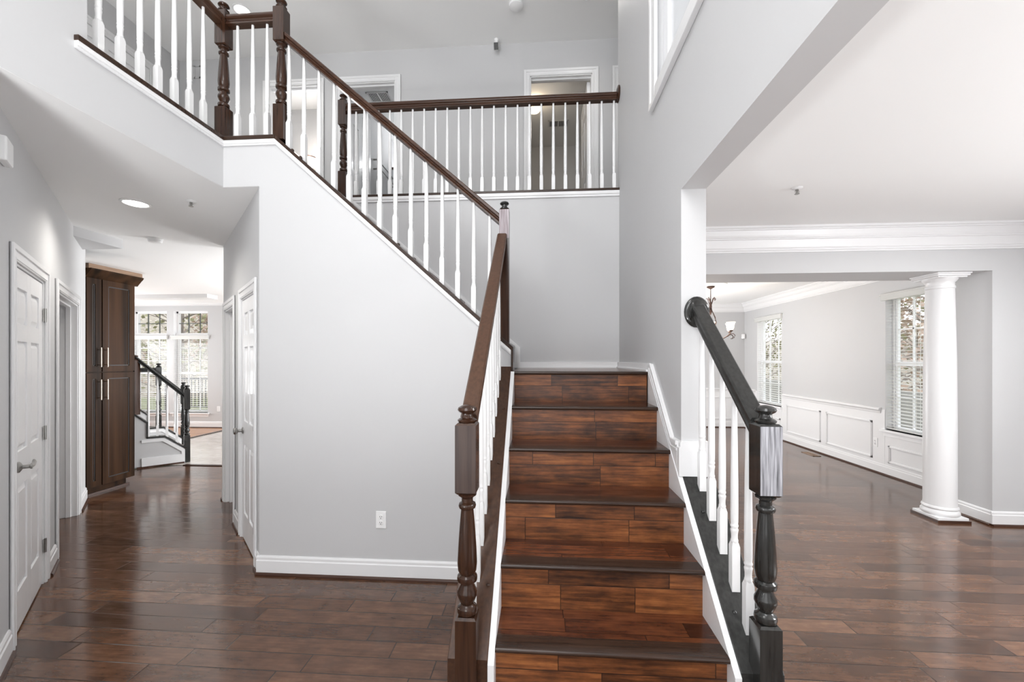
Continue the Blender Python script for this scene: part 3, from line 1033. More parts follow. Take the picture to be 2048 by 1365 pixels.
def newel(parent, x, y, z0, zb, zt, ztop, mats, w=.079, front=None, finmat=None, slotfin=True, turned=True, name='newel_post'):
    """square base z0..zb, turned zb..zt, square block zt..ztop, finial above"""
    h = w / 2
    mb = MB()
    ch = .008

    def block(a, b, topc=True, botc=True):
        rings = []
        if botc:
            rings.append((h - ch, a))
            rings.append((h, a + ch))
        else:
            rings.append((h, a))
        if topc:
            rings.append((h, b - ch))
            rings.append((h - ch, b))
        else:
            rings.append((h, b))
        vs, fs = [], []
        for r, z in rings:
            vs += [(x - r, y - r, z), (x + r, y - r, z), (x + r, y + r, z), (x - r, y + r, z)]
        for i in range(len(rings) - 1):
            for k in range(4):
                k2 = (k + 1) % 4
                fs.append((i * 4 + k, i * 4 + k2, i * 4 + 4 + k2, i * 4 + 4 + k))
        fs += [(3, 2, 1, 0), tuple(len(vs) - 4 + k for k in range(4))]
        mb.add(vs, fs, 0)
        return rings
    if turned:
        block(z0, zb, True, False)
        H = zt - zb
        R = h * .98
        pr = [(.62, 0), (.95, .012), (1.0, .035), (.95, .058), (.70, .072), (.62, .085), (.80, .12), (.99, .16), (.97, .19), (.66, .245), (.66, .26), (.96, .275), (1.0, .295), (.96, .315), (.74, .33), (.90, .36), (.97, .42), (.90, .55), (.76, .72), (.62, .855), (.62, .865), (.80, .875), (.86, .893), (.80, .912), (.56, .925), (.56, .955), (.72, .968), (.90, .98), (.92, .992), (.8, 1.0)]
        mb.lathe([(R * a, zb + H * b) for a, b in pr], x, y, 0, 24, 0)
        block(zt, ztop)
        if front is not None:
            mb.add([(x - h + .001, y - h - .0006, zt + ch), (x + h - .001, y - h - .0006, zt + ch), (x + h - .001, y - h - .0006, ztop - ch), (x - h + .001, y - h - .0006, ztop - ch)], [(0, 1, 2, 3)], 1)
    else:
        block(z0, ztop, True, False)
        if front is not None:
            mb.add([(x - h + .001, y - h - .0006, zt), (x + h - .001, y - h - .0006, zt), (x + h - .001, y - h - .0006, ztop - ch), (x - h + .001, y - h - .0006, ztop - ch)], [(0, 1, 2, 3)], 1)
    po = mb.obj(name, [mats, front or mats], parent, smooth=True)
    mf = MB()
    k = w / .079
    fp = [(.030, -.001), (.036, .004), (.037, .009), (.031, .014), (.024, .018), (.021, .027), (.022, .034), (.032, .040), (.037, .047), (.034, .056), (.022, .063), (.008, .066), (.001, .0665)]
    mf.lathe([(a * k, ztop + b * k) for a, b in fp], x, y, 0, 24)
    mf.obj('finial', finmat or mats, po, smooth=True)
    return po


def baluster_mesh(mb, x, y, z0, zr, zt, w=.032, rot=0):
    """z0 bottom, zr top of square block, zt top at rail"""
    h = w / 2
    ch = .012
    rings = [(h, z0), (h, zr - ch * 1.4), (h * .72, zr)]
    vs, fs = [], []
    for r, z in rings:
        for (a, b) in ((-1, -1), (1, -1), (1, 1), (-1, 1)):
            vs.append((x + a * r, y + b * r, z))
    for i in range(2):
        for k in range(4):
            k2 = (k + 1) % 4
            fs.append((i * 4 + k, i * 4 + k2, i * 4 + 4 + k2, i * 4 + 4 + k))
    fs += [(3, 2, 1, 0), (8, 9, 10, 11)]
    mb.add(vs, fs)
    L = zt - zr
    mb.lathe([(.0130, zr - .003), (.0150, zr + .004), (.0142, zr + .010), (.0128, zr + .015), (.0130, zr + .032), (.0148, zr + .046), (.0156, zr + .052), (.0132, zr + .057), (.0132, zr + .060), (.0154, zr + .065), (.0154, zr + .070), (.0136, zr + .075),
              (.0146, zr + .085), (.0150, zr + .13), (.0145, zr + L * .40), (.0125, zr + L * .65), (.0095, zr + L * .92), (.0088, zt)], x, y, 0, 16)


def baluster(parent, x, y, z0, zr, zt, w=.032):
    mb = MB()
    baluster_mesh(mb, 0, 0, z0 - z0, zr - z0, zt - z0, w)
    o = mb.obj('baluster', BALW, parent, smooth=True)
    o.location = (x, y, z0)
    return o


def dupb(src, x, y, z):
    c = src.copy()
    COL.objects.link(c)
    c.location = (x, y, z)
    return c


# lower left railing + landing newel
LX = -.278
ra = thing('stair_railing', 'brown newel post railing with white balusters on the left side of the lower flight', 'railing', (0, 0, 0))
newel(ra, LX, 1.545, 0, .566, 1.026, 1.293, BROWN, front=FRONTOAK)
mb = MB()
mb.sweep(RAILP, [(LX, 1.58, zc(1.58) + .872), (LX + .015, 2.795, zc(2.795) + .872)])
mb.obj('handrail', BROWNY, ra, smooth=True)
mb = MB()
y0, y1 = 1.55, 2.79
mb.prism([(y0, 0), (y0 + .02, 0), (y0 + .02, zc(y0 + .02) - .028), (y1, zc(y1) - .028), (y1, zc(y1)), (y0, zc(y0))], 'X', -.357, -.2)
mb.obj('cap_board', CAPBROWN, ra, bevel=.004)
src = None
for k in range(-3, 7):
    y = 1.988 + .1162 * k + .016
    if src is None:
        src = baluster(ra, LX, y, zc(y) - .012, zc(y) + .19, zc(y) + .84)
    else:
        dupb(src, LX, y, zc(y) - .012)
for y in (1.75, 2.21, 2.50):
    MB(Matrix.Translation((-.225, y, zc(y)))).lathe([(.009, 0), (.008, .004), (.004, .007), (.001, .008)], 0, 0, 0, 12).obj('screw_cap', BROWN, ra, smooth=True)
MB(Matrix.Translation((LX, 1.505, .30)) @ Matrix.Rotation(PI / 2, 4, 'X')).lathe([(.008, -.002), (.007, .003), (.003, .005), (.001, .0055)], 0, 0, 0, 12).obj('screw_cap', CHAMP, ra, smooth=True)

# lower right railing
RX = .807
rb = thing('stair_railing', 'black newel post railing with white balusters on the right side of the lower flight', 'railing', (0, 0, 0))
newel(rb, .811, 1.542, 0, .584, 1.042, 1.302, BLACK, front=PALEGLARE, w=.077)  # front face: daylight glare painted as pale wood, not wear
mb = MB()
mb.sweep(RAILP, [(RX, 1.575, zc(1.575) + .874), (RX, 2.165, zc(2.165) + .852)])
mb.obj('handrail', BLACKY, rb, smooth=True)
mb = MB(Matrix.Translation((RX - .005, 2.165, zc(2.165) + .845)) @ Matrix.Rotation(PI / 2, 4, 'X') @ Matrix.Diagonal((1, 1.25, 1, 1)))
mb.lathe([(.062, -.012), (.064, -.004), (.059, .002), (.050, .006), (.046, .006), (.040, .012), (.001, .012)], 0, 0, 0, 28)
mb.obj('rosette', BLACK, rb, smooth=True)
mb = MB()
y0, y1 = 1.55, 2.165
mb.prism([(y0, 0), (y0 + .02, 0), (y0 + .02, zc(y0 + .02) - .028), (y1, zc(y1) - .028), (y1, zc(y1)), (y0, zc(y0))], 'X', .729, .884)
mb.obj('cap_board', BLACKY, rb, bevel=.004)
src = None
for k in range(5):
    y = 1.64 + .115 * k + .016
    if src is None:
        src = baluster(rb, RX, y, zc(y) - .012, zc(y) + .19, zc(y) + .825)
    else:
        dupb(src, RX, y, zc(y) - .012)
for y in (1.70, 2.02):
    MB(Matrix.Translation((.775, y, zc(y)))).lathe([(.009, 0), (.008, .004), (.004, .007), (.001, .008)], 0, 0, 0, 12).obj('screw_cap', BLACK, rb, smooth=True)

# upper flight railing
YF = 2.85
rc = thing('stair_railing', 'sloped brown railing with white balusters along the upper flight above the facade wall', 'railing', (0, 0, 0))
newel(rc, -.249, 2.832, 1.449, 1.5, 2.36, 2.567, BROWN, w=.068, front=GLAREB, finmat=BLACK, turned=False)
def zr_(x):
    return 2.536 - .87 * (x + .283)
mb = MB()
mb.sweep([(a, b) for a, b in RAILP], [(-.28, 2.832, zr_(-.28) - .037), (-1.82, 2.832, zr_(-1.82) - .037)])
mb.obj('handrail', BROWNX, rc, smooth=True)
mb = MB()
mb.prism([(-.2, zcap(-.2) - .034), (FX, zcap(FX) - .028), (FX, zcap(FX)), (-.185, zcap(-.185)), (-.185, 1.449), (-.2, 1.449)], 'Y', 2.768, 2.925)
mb.obj('cap_board', NOSE, rc, bevel=.003)
src = None
for k in range(14):
    x = -.352 - .1117 * k
    z = zcap(x) - .012
    if src is None:
        src = baluster(rc, x, 2.832, z, z + .20, zr_(x) - .065)
    else:
        dupb(src, x, 2.832, z)
MB(Matrix.Translation((-1.70, 2.80, zcap(-1.70)))).lathe([(.012, -.004), (.011, .006), (.006, .011), (.001, .012)], 0, 0, 0, 12).obj('screw_cap', NOSE, rc, smooth=True)
MB(Matrix.Translation((-1.76, 2.80, zcap(-1.76)))).lathe([(.012, -.004), (.011, .006), (.006, .011), (.001, .012)], 0, 0, 0, 12).obj('screw_cap', BROWN, rc, smooth=True)
MB(Matrix.Translation((-.99, 2.80, zcap(-.99)))).lathe([(.012, -.004), (.011, .006), (.006, .011), (.001, .012)], 0, 0, 0, 12).obj('screw_cap', NOSE, rc, smooth=True)

# balcony railing (corner, level piece and left side)
rd = thing('balcony_railing', 'brown balcony railing with two turned newel posts turning the upper left corner', 'railing', (0, 0, 0))
newel(rd, -1.862, 2.832, 3.10, 3.36, 3.80, 4.055, BROWN)
newel(rd, -2.30, 2.832, 3.10, 3.36, 3.80, 4.055, BROWN)
MB().sweep(RAILP, [(-1.90, 2.832, 3.985), (-2.27, 2.832, 3.985)]).obj('handrail', BROWNX, rd, smooth=True)
MB().sweep(RAILP, [(-2.31, 2.80, 3.985), (-2.31, 1.90, 3.985)]).obj('handrail', BROWNY, rd, smooth=True)
mb = MB()
mb.box(-2.39, FX, 2.765, 2.925, 3.090, 3.118)
mb.box(-2.39, -2.246, 1.846, 2.765, 3.090, 3.118)
mb.obj('cap_board', NOSE, rd, bevel=.003)
src = baluster(rd, -2.193, 2.832, 3.118, 3.118 + .19, 3.955)
for x in (-2.078, -1.968):
    dupb(src, x, 2.832, 3.118)
for k in range(7):
    dupb(src, -2.31, 1.992 + .1115 * k, 3.118)
dupb(src, -2.31, 1.893, 3.118)

# upper hall railing
re_ = thing('hall_railing', 'straight brown railing with white balusters across the upper hall above the landing', 'railing', (0, 0, 0))
newel(re_, -1.92, 3.88, 3.09, 3.36, 3.80, 4.05, BROWN, w=.075)
MB().sweep(RAILP, [(-1.89, 3.88, 3.975), (.715, 3.88, 3.975)]).obj('handrail', BROWNX, re_, smooth=True)
mb = MB(Matrix.Translation((.724, 3.86, 3.99)) @ Matrix.Rotation(-PI / 2, 4, 'Y'))
mb.lathe([(.072, 0), (.074, .006), (.070, .013), (.060, .017), (.052, .018), (.045, .022), (.001, .022)], 0, 0, 0, 28)
mb.obj('rosette', BROWN, re_, smooth=True)
MB().box(-1.93, .725, 3.82, 3.96, 3.085, 3.108).obj('cap_board', NOSE, re_, bevel=.003)
src = baluster(re_, -1.792, 3.88, 3.105, 3.105 + .16, 3.945)
for k in range(1, 23):
    dupb(src, -1.792 + .1125 * k, 3.88, 3.105)

# ------------------------------------------------------------------ back staircase low wall and railing (45 deg) in the distance
BP = (-5.573, 5.369)
BA = PI / 4   # local +x = (Q,Q), local +y = (-Q,Q) away from the hall
def backside(off, label, both):
    t = thing('stair_railing', label, 'railing', (BP[0] - Q * off, BP[1] + Q * off, 0), BA)
    newel(t, .50, .045, 0, .40, .78, 1.08, BLACK, w=.075)
    mb = MB()
    if both:
        mb.sweep(RAILP, [(.47, .045, .985), (-.35, .045, 1.845)])
    else:
        mb.sweep(RAILP, [(.47, .045, .985), (.215, .045, 1.25)])
    mb.obj('handrail', BLACKY, t, smooth=True)
    if not both:
        MB().sweep(RAILP, [(.16, .045, 1.355), (-.35, .045, 1.355)]).obj('handrail', BLACKY, t, smooth=True)
        newel(t, .185, .045, .39, .62, 1.10, 1.40, BLACK, w=.075)
    mb = MB()
    P = [(.475, 0), (.475, .212), (.25, .405), (.05, .409), (.05, .628), (-.45, 1.12)]
    for i in range(len(P) - 1):
        a, b = P[i], P[i + 1]
        if abs(a[0] - b[0]) < .01:
            mb.box(a[0] - .0, a[0] + .018, -.012, .11, a[1], b[1] + .018)
        else:
            mb.prism([(a[0], a[1]), (b[0], b[1]), (b[0], b[1] + .02), (a[0], a[1] + .02)], 'Y', -.012, .11)
    mb.obj('cap_board', BLACKY, t)
    for i, (x, z) in enumerate(((.07, .42), (.168, .42), (.272, .395), (.384, .30)) if both else ((.29, .375), (.39, .29))):
        zt = .985 + (.47 - x) * 1.049 - .03
        baluster(t, x, .045, z, z + .16, zt, w=.03)
    return t
backside(0, 'black newel railing of the back staircase, nearest the hall floor', True)
backside(1.04, 'black newel railing of the back staircase, on its far side by the windows', False)
mb = MB(frame_m(*BP, BA))
for off in (0, 1.04):
    mb.m = frame_m(BP[0] - Q * off, BP[1] + Q * off, BA)
    mb.prism([(0, 0), (.47, 0), (.47, .212), (.25, .40), (.05, .405), (.05, .62), (-.45, 1.11), (-.45, 0)], 'Y', 0, .10, 0)
    mb.prism([(0, .018), (.475, .018), (.475, .135), (0, .135)], 'Y', -.014, 0, 1)
    mb.prism([(.475, 0), (.475, .20), (.24, .39), (0, .39), (0, .35), (.225, .35), (.435, .175), (.435, 0)], 'Y', -.012, 0, 1)
    mb.box(-.05, .47, -.026, 0, 0, .02, 2)
struct('wall_back_stair', mb, [WALL, WHITE, SHOE], 'low grey knee walls with white trim beside the back staircase', 'wall')
bs = thing('back_staircase', 'white risers of the back staircase between the two black railings', 'staircase', (BP[0], BP[1], 0), BA)
for k in range(3):
    MB().box(.28 - .26 * k, -.8, .12, 1.02, .19 * k, .19 * k + .165).obj('riser', WHITE, bs)
    MB().box(.31 - .26 * k, -.8, .12, 1.02, .19 * k + .165, .19 * k + .19).obj('tread', WHITE, bs)
np_ = thing('newel_post', 'tall brown newel post at the edge of the pantry cabinet by the back staircase', 'newel post', (0, 0, 0))
newel(np_, -5.655, 5.35, .75, .8, 1.2, 1.52, BROWN, w=.08, turned=False)

# ------------------------------------------------------------------ pantry cabinet
cb = thing('pantry_cabinet', 'tall dark wood pantry cabinet at the end of the left hall wall', 'cabinet', (-5.3, 4.4, 0))
OC = Matrix.Translation((5.3, -4.4, 0))
mb = MB(OC).box(-5.6, -4.975, 4.14, 4.685, .10, 2.45).box(-5.6, -5.04, 4.14, 4.66, 0, .10)
mb.obj('body', CAB, cb, bevel=.002, seg=1)
MB(OC).box(-5.045, -5.022, 4.13, 4.685, 0, .022).obj('toe_moulding', SHOE, cb)
mb = MB(OC)
mb.prism([(-5.0, 2.425), (-4.965, 2.425), (-4.955, 2.44), (-4.885, 2.515), (-4.885, 2.53), (-5.0, 2.53)], 'Y', 4.14, 4.735)
mb.box(-5.6, -4.9, 4.685, 4.74, 2.50, 2.53).box(-5.6, -4.96, 4.685, 4.70, 2.43, 2.53)
mb.obj('crown', CAB, cb, bevel=.002, seg=1)
def shaker(y0, y1, z0, z1, hy, hz0, hz1):
    mb = MB(OC)
    x0, x1 = -4.973, -4.95
    fr = .065
    mb.box(x0, x1 - .009, y0 + .003, y1 - .003, z0, z1, 0)
    for a, b, c, d in ((y0 + .003, y0 + fr, z0, z1), (y1 - fr, y1 - .003, z0, z1), (y0 + fr, y1 - fr, z0, z0 + fr), (y0 + fr, y1 - fr, z1 - fr, z1)):
        if b > a:
            mb.box(x1 - .009, x1, a, b, c, d, 0)
    for a, b, c, d in ((y0 + fr, y0 + fr + .010, z0 + fr, z1 - fr), (y1 - fr - .010, y1 - fr, z0 + fr, z1 - fr), (y0 + fr, y1 - fr, z0 + fr, z0 + fr + .010), (y0 + fr, y1 - fr, z1 - fr - .010, z1 - fr)):
        if b > a:
            mb.box(x1 - .009, x1 - .005, a, b, c, d, 1)
    dr = mb.obj('door', [CAB, CABG], cb)
    mb = MB(OC)
    mb.box(-4.925, -4.917, hy - .004, hy + .004, hz0, hz1)
    mb.box(-4.95, -4.92, hy - .004, hy + .004, hz0 + .02, hz0 + .03).box(-4.95, -4.92, hy - .004, hy + .004, hz1 - .03, hz1 - .02)
    mb.obj('bar_handle', CHAMP, dr, bevel=.002)
shaker(4.145, 4.305, 1.388, 2.43, 4.275, 1.44, 1.66)
shaker(4.311, 4.683, 1.388, 2.43, 4.345, 1.44, 1.66)
shaker(4.145, 4.305, .105, 1.375, 4.275, 1.07, 1.30)
shaker(4.311, 4.683, .105, 1.375, 4.345, 1.07, 1.30)
mb = MB().box(-6.2, -5.78, 4.87, 5.58, 2.70, CL)
tag(mb.obj('cabinet_crown', TAN), 'tan lit cabinet crown at the ceiling behind the pantry cabinet', 'moulding')

# ------------------------------------------------------------------ column
co = thing('column', 'white round column on a square base under the header wall', 'column', (3.845, 4.235, 0))
mb = MB()
mb.box(-.145, .145, -.145, .145, .0, .022)
mb.obj('base_edge', SHOE, co)
mb = MB()
mb.box(-.135, .135, -.135, .135, .012, .045)
mb.obj('plinth', WHITE, co, bevel=.004)
mb = MB()
mb.lathe([(.132, .045), (.140, .06), (.138, .08), (.128, .092), (.124, .10), (.132, .112), (.130, .125), (.120, .135)], seg=40)
mb.obj('torus_base', WHITE, co, smooth=True)
mb = MB()
mb.lathe([(.122, .13), (.119, .16), (.119, .9), (.115, 1.5), (.106, 2.0), (.102, 2.20), (.108, 2.205), (.108, 2.225), (.102, 2.23), (.102, 2.26), (.112, 2.272), (.125, 2.290), (.128, 2.300)], seg=48)
mb.obj('shaft', WHITE, co, smooth=True)
mb = MB()
for w_, a, b in ((.128, 2.298, 2.312), (.142, 2.312, 2.330), (.150, 2.330, 2.345)):
    mb.box(-w_, w_, -w_, w_, a, b)
mb.obj('capital', WHITE, co, bevel=.003)

# ------------------------------------------------------------------ chandelier
ch = thing('chandelier', 'bronze scrolled chandelier with glowing frosted shades in the dining room', 'chandelier', (2.83, 7.05, 2.765))
MB().lathe([(.25, 0), (.25, -.012), (.23, -.02), (.18, -.014), (.12, -.022), (.10, -.022)][::-1], seg=40).obj('medallion', WHITE, ch, smooth=True)
MB().lathe([(.004, -.075), (.03, -.06), (.06, -.045), (.062, -.03)], seg=20).obj('canopy', BRONZE, ch, smooth=True)
MB().tube([(0, 0, -.06), (0, 0, -.30)], .006).obj('stem', BRONZE, ch)
mb = MB()
mb.lathe([(.004, -.50), (.02, -.46), (.022, -.43), (.012, -.40), (.022, -.37), (.018, -.30), (.008, -.28)], 0, 0, 0, 12)
mb.lathe([(.003, -.95), (.02, -.93), (.03, -.89), (.02, -.84), (.01, -.74)], 0, 0, 0, 12)
for i in range(5):
    a = 2 * PI * i / 5 + .15
    c, s_ = math.cos(a), math.sin(a)
    mb.tube([(c * r, s_ * r, z) for r, z in ((.07, -.26), (.09, -.235), (.075, -.215), (.045, -.235), (.015, -.33), (.02, -.42), (.08, -.54), (.10, -.62), (.06, -.74), (.02, -.81))], .006, 6)
mb.obj('scroll_cage', BRONZE, ch, smooth=True)
for i in range(6):
    a = 2 * PI * i / 6 + .16
    c, s_ = math.cos(a), math.sin(a)
    mb = MB(Matrix.Translation((0, 0, -.095))).tube([(c * r, s_ * r, z) for r, z in ((.02, -.82), (.12, -.845), (.24, -.79), (.33, -.735), (.37, -.735), (.40, -.765), (.385, -.80), (.355, -.80))], .007, 6)
    mb.lathe([(.004, -.70), (.026, -.695), (.03, -.68), (.02, -.67)], c * .335, s_ * .335, 0, 12)
    mb.tube([(c * .30, s_ * .30, -.765), (c * .335, s_ * .335, -.70)], .006, 6)
    ar = mb.obj('arm', BRONZE, ch, smooth=True)
    mb = MB(Matrix.Translation((0, 0, -.095)))
    mb.lathe([(.025, -.675), (.040, -.655), (.046, -.62), (.050, -.585), (.062, -.555), (.068, -.549), (.063, -.551), (.042, -.60), (.026, -.65)], c * .335, s_ * .335, 0, 20)
    mb.obj('shade', SHADEM, ar, smooth=True)
pl = bpy.data.lights.new('chandelier_bulbs', 'POINT')
pl.energy = 20
pl.color = (1, .85, .68)
pl.shadow_soft_size = .2
po = bpy.data.objects.new('chandelier_bulbs', pl)
COL.objects.link(po)
po.location = (2.83, 7.05, 2.05)

# ------------------------------------------------------------------ ceiling lights and small devices
def can_light(x, y, z, label, power=10, r=.075, cx=1):
    t = thing('recessed_light', label, 'ceiling light', (x, y, z), group=None)
    MB().lathe([(r + .022, -.001), (r + .022, -.006), (r + .006, -.010), (r, -.006), (r, -.001)][::-1], seg=32).obj('trim_ring', WHITE, t, smooth=True)
    MB().lathe([(r, -.005), (r * .9, -.012), (.002, -.014)][::-1], seg=32).obj('lens', LAMPE, t, smooth=True)
    l = bpy.data.lights.new('recessed_bulb', 'SPOT')
    l.energy = power
    l.spot_size = math.radians(150)
    l.spot_blend = .8
    l.shadow_soft_size = r
    l.color = (1, .96, .9)
    o = bpy.data.objects.new('recessed_bulb', l)
    COL.objects.link(o)
    o.location = (x, y, z - .03)
    return t


can_light(-3.185, 3.02, CL, 'bright recessed light in the low hall ceiling', 42)
can_light(-5.15, 6.60, CL, 'small bright recessed light far down the hall ceiling', 25)
can_light(-3.41, 4.47, CU, 'recessed light on the high ceiling just above the level handrail', 25)
can_light(.52, 4.52, CU, 'recessed light at the top edge near the high wall corner', 12)


def sprinkler(x, y, z, label):
    t = thing('fire_sprinkler', label, 'sprinkler', (x, y, z))
    MB().lathe([(.036, -.001), (.036, -.004), (.026, -.010), (.014, -.012)][::-1], seg=24).obj('escutcheon', WHITE, t, smooth=True)
    mb = MB().lathe([(.010, -.012), (.010, -.022), (.006, -.026), (.006, -.04)][::-1], seg=14)
    mb.lathe([(.016, -.042), (.016, -.045)][::-1], seg=16)
    mb.tube([(.010, 0, -.012), (.014, 0, -.028), (.004, 0, -.042)], .002, 6).tube([(-.010, 0, -.012), (-.014, 0, -.028), (-.004, 0, -.042)], .002, 6)
    mb.obj('sprinkler_head', NICKEL, t, smooth=True)
    return t


sprinkler(-2.716, 3.013, CL, 'small sprinkler head in the low hall ceiling')
sprinkler(1.842, 3.087, CL, 'small sprinkler head in the living room ceiling')
sm = thing('smoke_detector', 'round white smoke detector on the low hall ceiling', 'smoke detector', (-3.94, 3.94, CL))
MB().lathe([(.062, -.001), (.064, -.010), (.060, -.014)][::-1], seg=32).obj('base', PLASTIC, sm, smooth=True)
MB().lathe([(.058, -.013), (.060, -.026), (.052, -.040), (.03, -.044), (.002, -.045)][::-1], seg=32).obj('cover', PLASTIC, sm, smooth=True)
fl = thing('smoke_detector', 'white detector on the high ceiling, cut by the top edge', 'smoke detector', (-.272, 4.60, CU))
MB().lathe([(.085, -.001), (.087, -.015)][::-1], seg=32).obj('base', PLASTIC, fl, smooth=True)
MB().lathe([(.08, -.014), (.075, -.035), (.05, -.048), (.002, -.05)][::-1], seg=32).obj('cover', PLASTIC, fl, smooth=True)
sc = thing('security_camera', 'small white security camera with black face near the high ceiling', 'camera', (-.549, 5.10, CU))
MB().lathe([(.028, -.001), (.028, -.02), (.02, -.03), (.012, -.035), (.012, -.05)][::-1], seg=20).obj('mount', PLASTIC, sc, smooth=True)
mb = MB(Matrix.Translation((0, -.01, -.095)) @ Matrix.Rotation(.6, 4, 'X')).box(-.030, .030, -.035, .05, -.040, .040)
bd = mb.obj('camera_body', PLASTIC, sc, bevel=.012, seg=3)
mb = MB(Matrix.Translation((0, -.01, -.095)) @ Matrix.Rotation(.6, 4, 'X')).box(-.027, .027, -.048, -.033, -.037, .037)
mb.obj('face_plate', CAMB, bd, bevel=.003)


def outlet(M, label, cat='outlet', switch=False):
    t = bpy.data.objects.new('light_switch' if switch else 'wall_outlet', None)
    COL.objects.link(t)
    t.matrix_world = M      # local: x right, -y toward viewer
    tag(t, label, cat)
    MB().box(-.037, .037, -.006, 0, -.06, .06).obj('cover_plate', PLASTIC, t, bevel=.003)
    if switch:
        MB().box(-.005, .005, -.02, -.006, -.002, .014).obj('toggle', PLASTIC, t)
        return t
    for z in (-.020, .020):
        mb = MB(Matrix.Translation((0, -.006, z)) @ Matrix.Rotation(PI / 2, 4, 'X')).lathe([(.016, 0), (.016, .003), (.015, .004)], seg=20)
        s = mb.obj('socket', PLASTIC, t)
        mb = MB(Matrix.Translation((0, -.0105, z)))
        mb.box(-.0075, -.0050, -.001, .0005, .000, .008).box(.0050, .0075, -.001, .0005, .001, .008)
        mb.box(-.0025, .0025, -.001, .0005, -.009, -.004)
        mb.obj('slots', SLOT, s)
    return t


outlet(frame_m(-1.108, 2.79, 0, .411), 'white wall outlet low on the grey facade wall')
outlet(frame_m(DX - .006, 5.89, -PI / 2, .404), 'white wall outlet in the wainscot between frame and column')
outlet(frame_m(-7.12, FY, 0, .42), 'white wall plate right of the far tall windows')
ws = outlet(frame_m(HL[0] + .93 * Q, HL[1] - .93 * Q, PI * 3 / 4 + PI, 1.22), 'white light switch cut by the left edge', 'light switch', True)
mb = MB(frame_m(HL[0], HL[1], LA)).box(-1.04, -.915, -.035, 0, 2.49, 2.61)
tag(mb.obj('door_chime', PLASTIC, bevel=.008), 'white chime box high on the left hall wall, cut by the left edge', 'door chime')
mb = MB(Matrix.Translation((4.49, 9.43, 2.03)))
mb.lathe([(.02, -.055), (.035, -.05), (.04, -.03), (.04, .03), (.035, .05), (.02, .055)], 0, 0, 0, 16)
tag(mb.obj('motion_sensor', PLASTIC, smooth=True), 'small white motion sensor in the dining room corner', 'sensor')


def vent(M, w, h, label, mat=WHITE, n=9):
    t = bpy.data.objects.new('air_vent', None)
    COL.objects.link(t)
    t.matrix_world = M       # local xy plane, outward +z
    tag(t, label, 'vent')
    MB().box(-w / 2 + .01, w / 2 - .01, -h / 2 + .01, h / 2 - .01, .0005, .002 if n else .004).obj('duct' if n else 'cover', SLOT if n else mat, t)
    mb = MB()
    e = .02
    for a, b, c, d in ((-w / 2, w / 2, -h / 2, -h / 2 + e), (-w / 2, w / 2, h / 2 - e, h / 2), (-w / 2, -w / 2 + e, -h / 2, h / 2), (w / 2 - e, w / 2, -h / 2, h / 2), (-.006, .006, -h / 2, h / 2)):
        mb.box(a, b, c, d, 0, .006)
    mb.obj('frame', mat, t)
    mb = MB()
    for k in range(n):
        x = -w / 2 + e + (w - 2 * e) * (k + .5) / n
        mb.box(x - .004, x + .004, -h / 2 + e, h / 2 - e, .002, .006)
    if n:
        mb.obj('slats', mat, t)
    return t


RX180 = Matrix.Rotation(PI, 4, 'X')
vent(Matrix.Translation((-2.45, 6.1, CU)) @ RX180, .34, .24, 'white ceiling vent seen through the doorway above the sloped handrail', n=12)
vent(Matrix.Translation((.30, 7.0, CU)) @ RX180, .34, .20, 'white ceiling vent in the dim room with the globe lamp', n=12)
vent(Matrix.Translation((4.33, 6.90, 0.0)), .12, .30, 'tan floor vent by the dining wainscot', TAN, 5)
vent(Matrix.Translation((-4.613, 5.18, 5.37)) @ Matrix.Rotation(PI / 2, 4, 'X'), .17, .17, 'square pale vent cover high behind the left balcony balusters', WALL, 0)
gl = thing('globe_lamp', 'glowing globe ceiling lamp in the upper room on the right', 'ceiling light', (-.10, 6.36, CU))
MB().lathe([(.10, -.001), (.105, -.015), (.10, -.025)][::-1], seg=32).obj('pan', BRONZE, gl, smooth=True)
MB().lathe([(.10, -.024), (.125, -.06), (.12, -.11), (.08, -.16), (.002, -.18)][::-1], seg=32).obj('globe', GLOBE, gl, smooth=True)
for nm, loc, e, c in (('globe_bulb', (-.10, 6.2, 5.0), 3.5, (1, .9, .8)), ('vanity_bulb', (-3.5, 6.0, 4.8), 6, (1, .9, .8))):
    l = bpy.data.lights.new(nm, 'POINT')
    l.energy = e
    l.color = c
    l.shadow_soft_size = .12
    o = bpy.data.objects.new(nm, l)
    COL.objects.link(o)
    o.location = loc
vl = thing('vanity_lamp', 'round bathroom wall lamp glowing behind the upper balusters', 'lamp', (-3.62, 6.32, 4.66))
MB(Matrix.Rotation(PI / 2, 4, 'X')).lathe([(.06, 0), (.06, .02), (.02, .03), (.02, .09)], seg=24).obj('bracket', NICKEL, vl, smooth=True)
MB(Matrix.Translation((0, -.10, 0))).lathe([(.05, -.10), (.09, -.08), (.11, -.03), (.10, .02)], seg=24).obj('shade', SHADEM, vl, smooth=True)
MB(Matrix.Translation((0, -.10, 0))).lathe([(.105, .02), (.105, .035)], seg=24).obj('rim', BRONZE, vl, smooth=True)
tb = thing('towel_bar', 'double metal towel bar inside the doorway above the upper hall edge', 'towel bar', (-2.69, 6.8, 4.7))
MB().tube([(.07, -.35, .05), (.07, .35, .05)], .009).tube([(.11, -.35, -.10), (.11, .35, -.10)], .009).obj('bars', NICKEL, tb)
for y in (-.35, .35):
    MB().tube([(0, y, .05), (.075, y, .05)], .014).tube([(0, y, -.10), (.115, y, -.10)], .014).obj('bracket', NICKEL, tb)
sd = thing('shower_door', 'dark framed glass shower door in the room behind the upper hall railing', 'shower door', (-1.9, 7.3, UF))
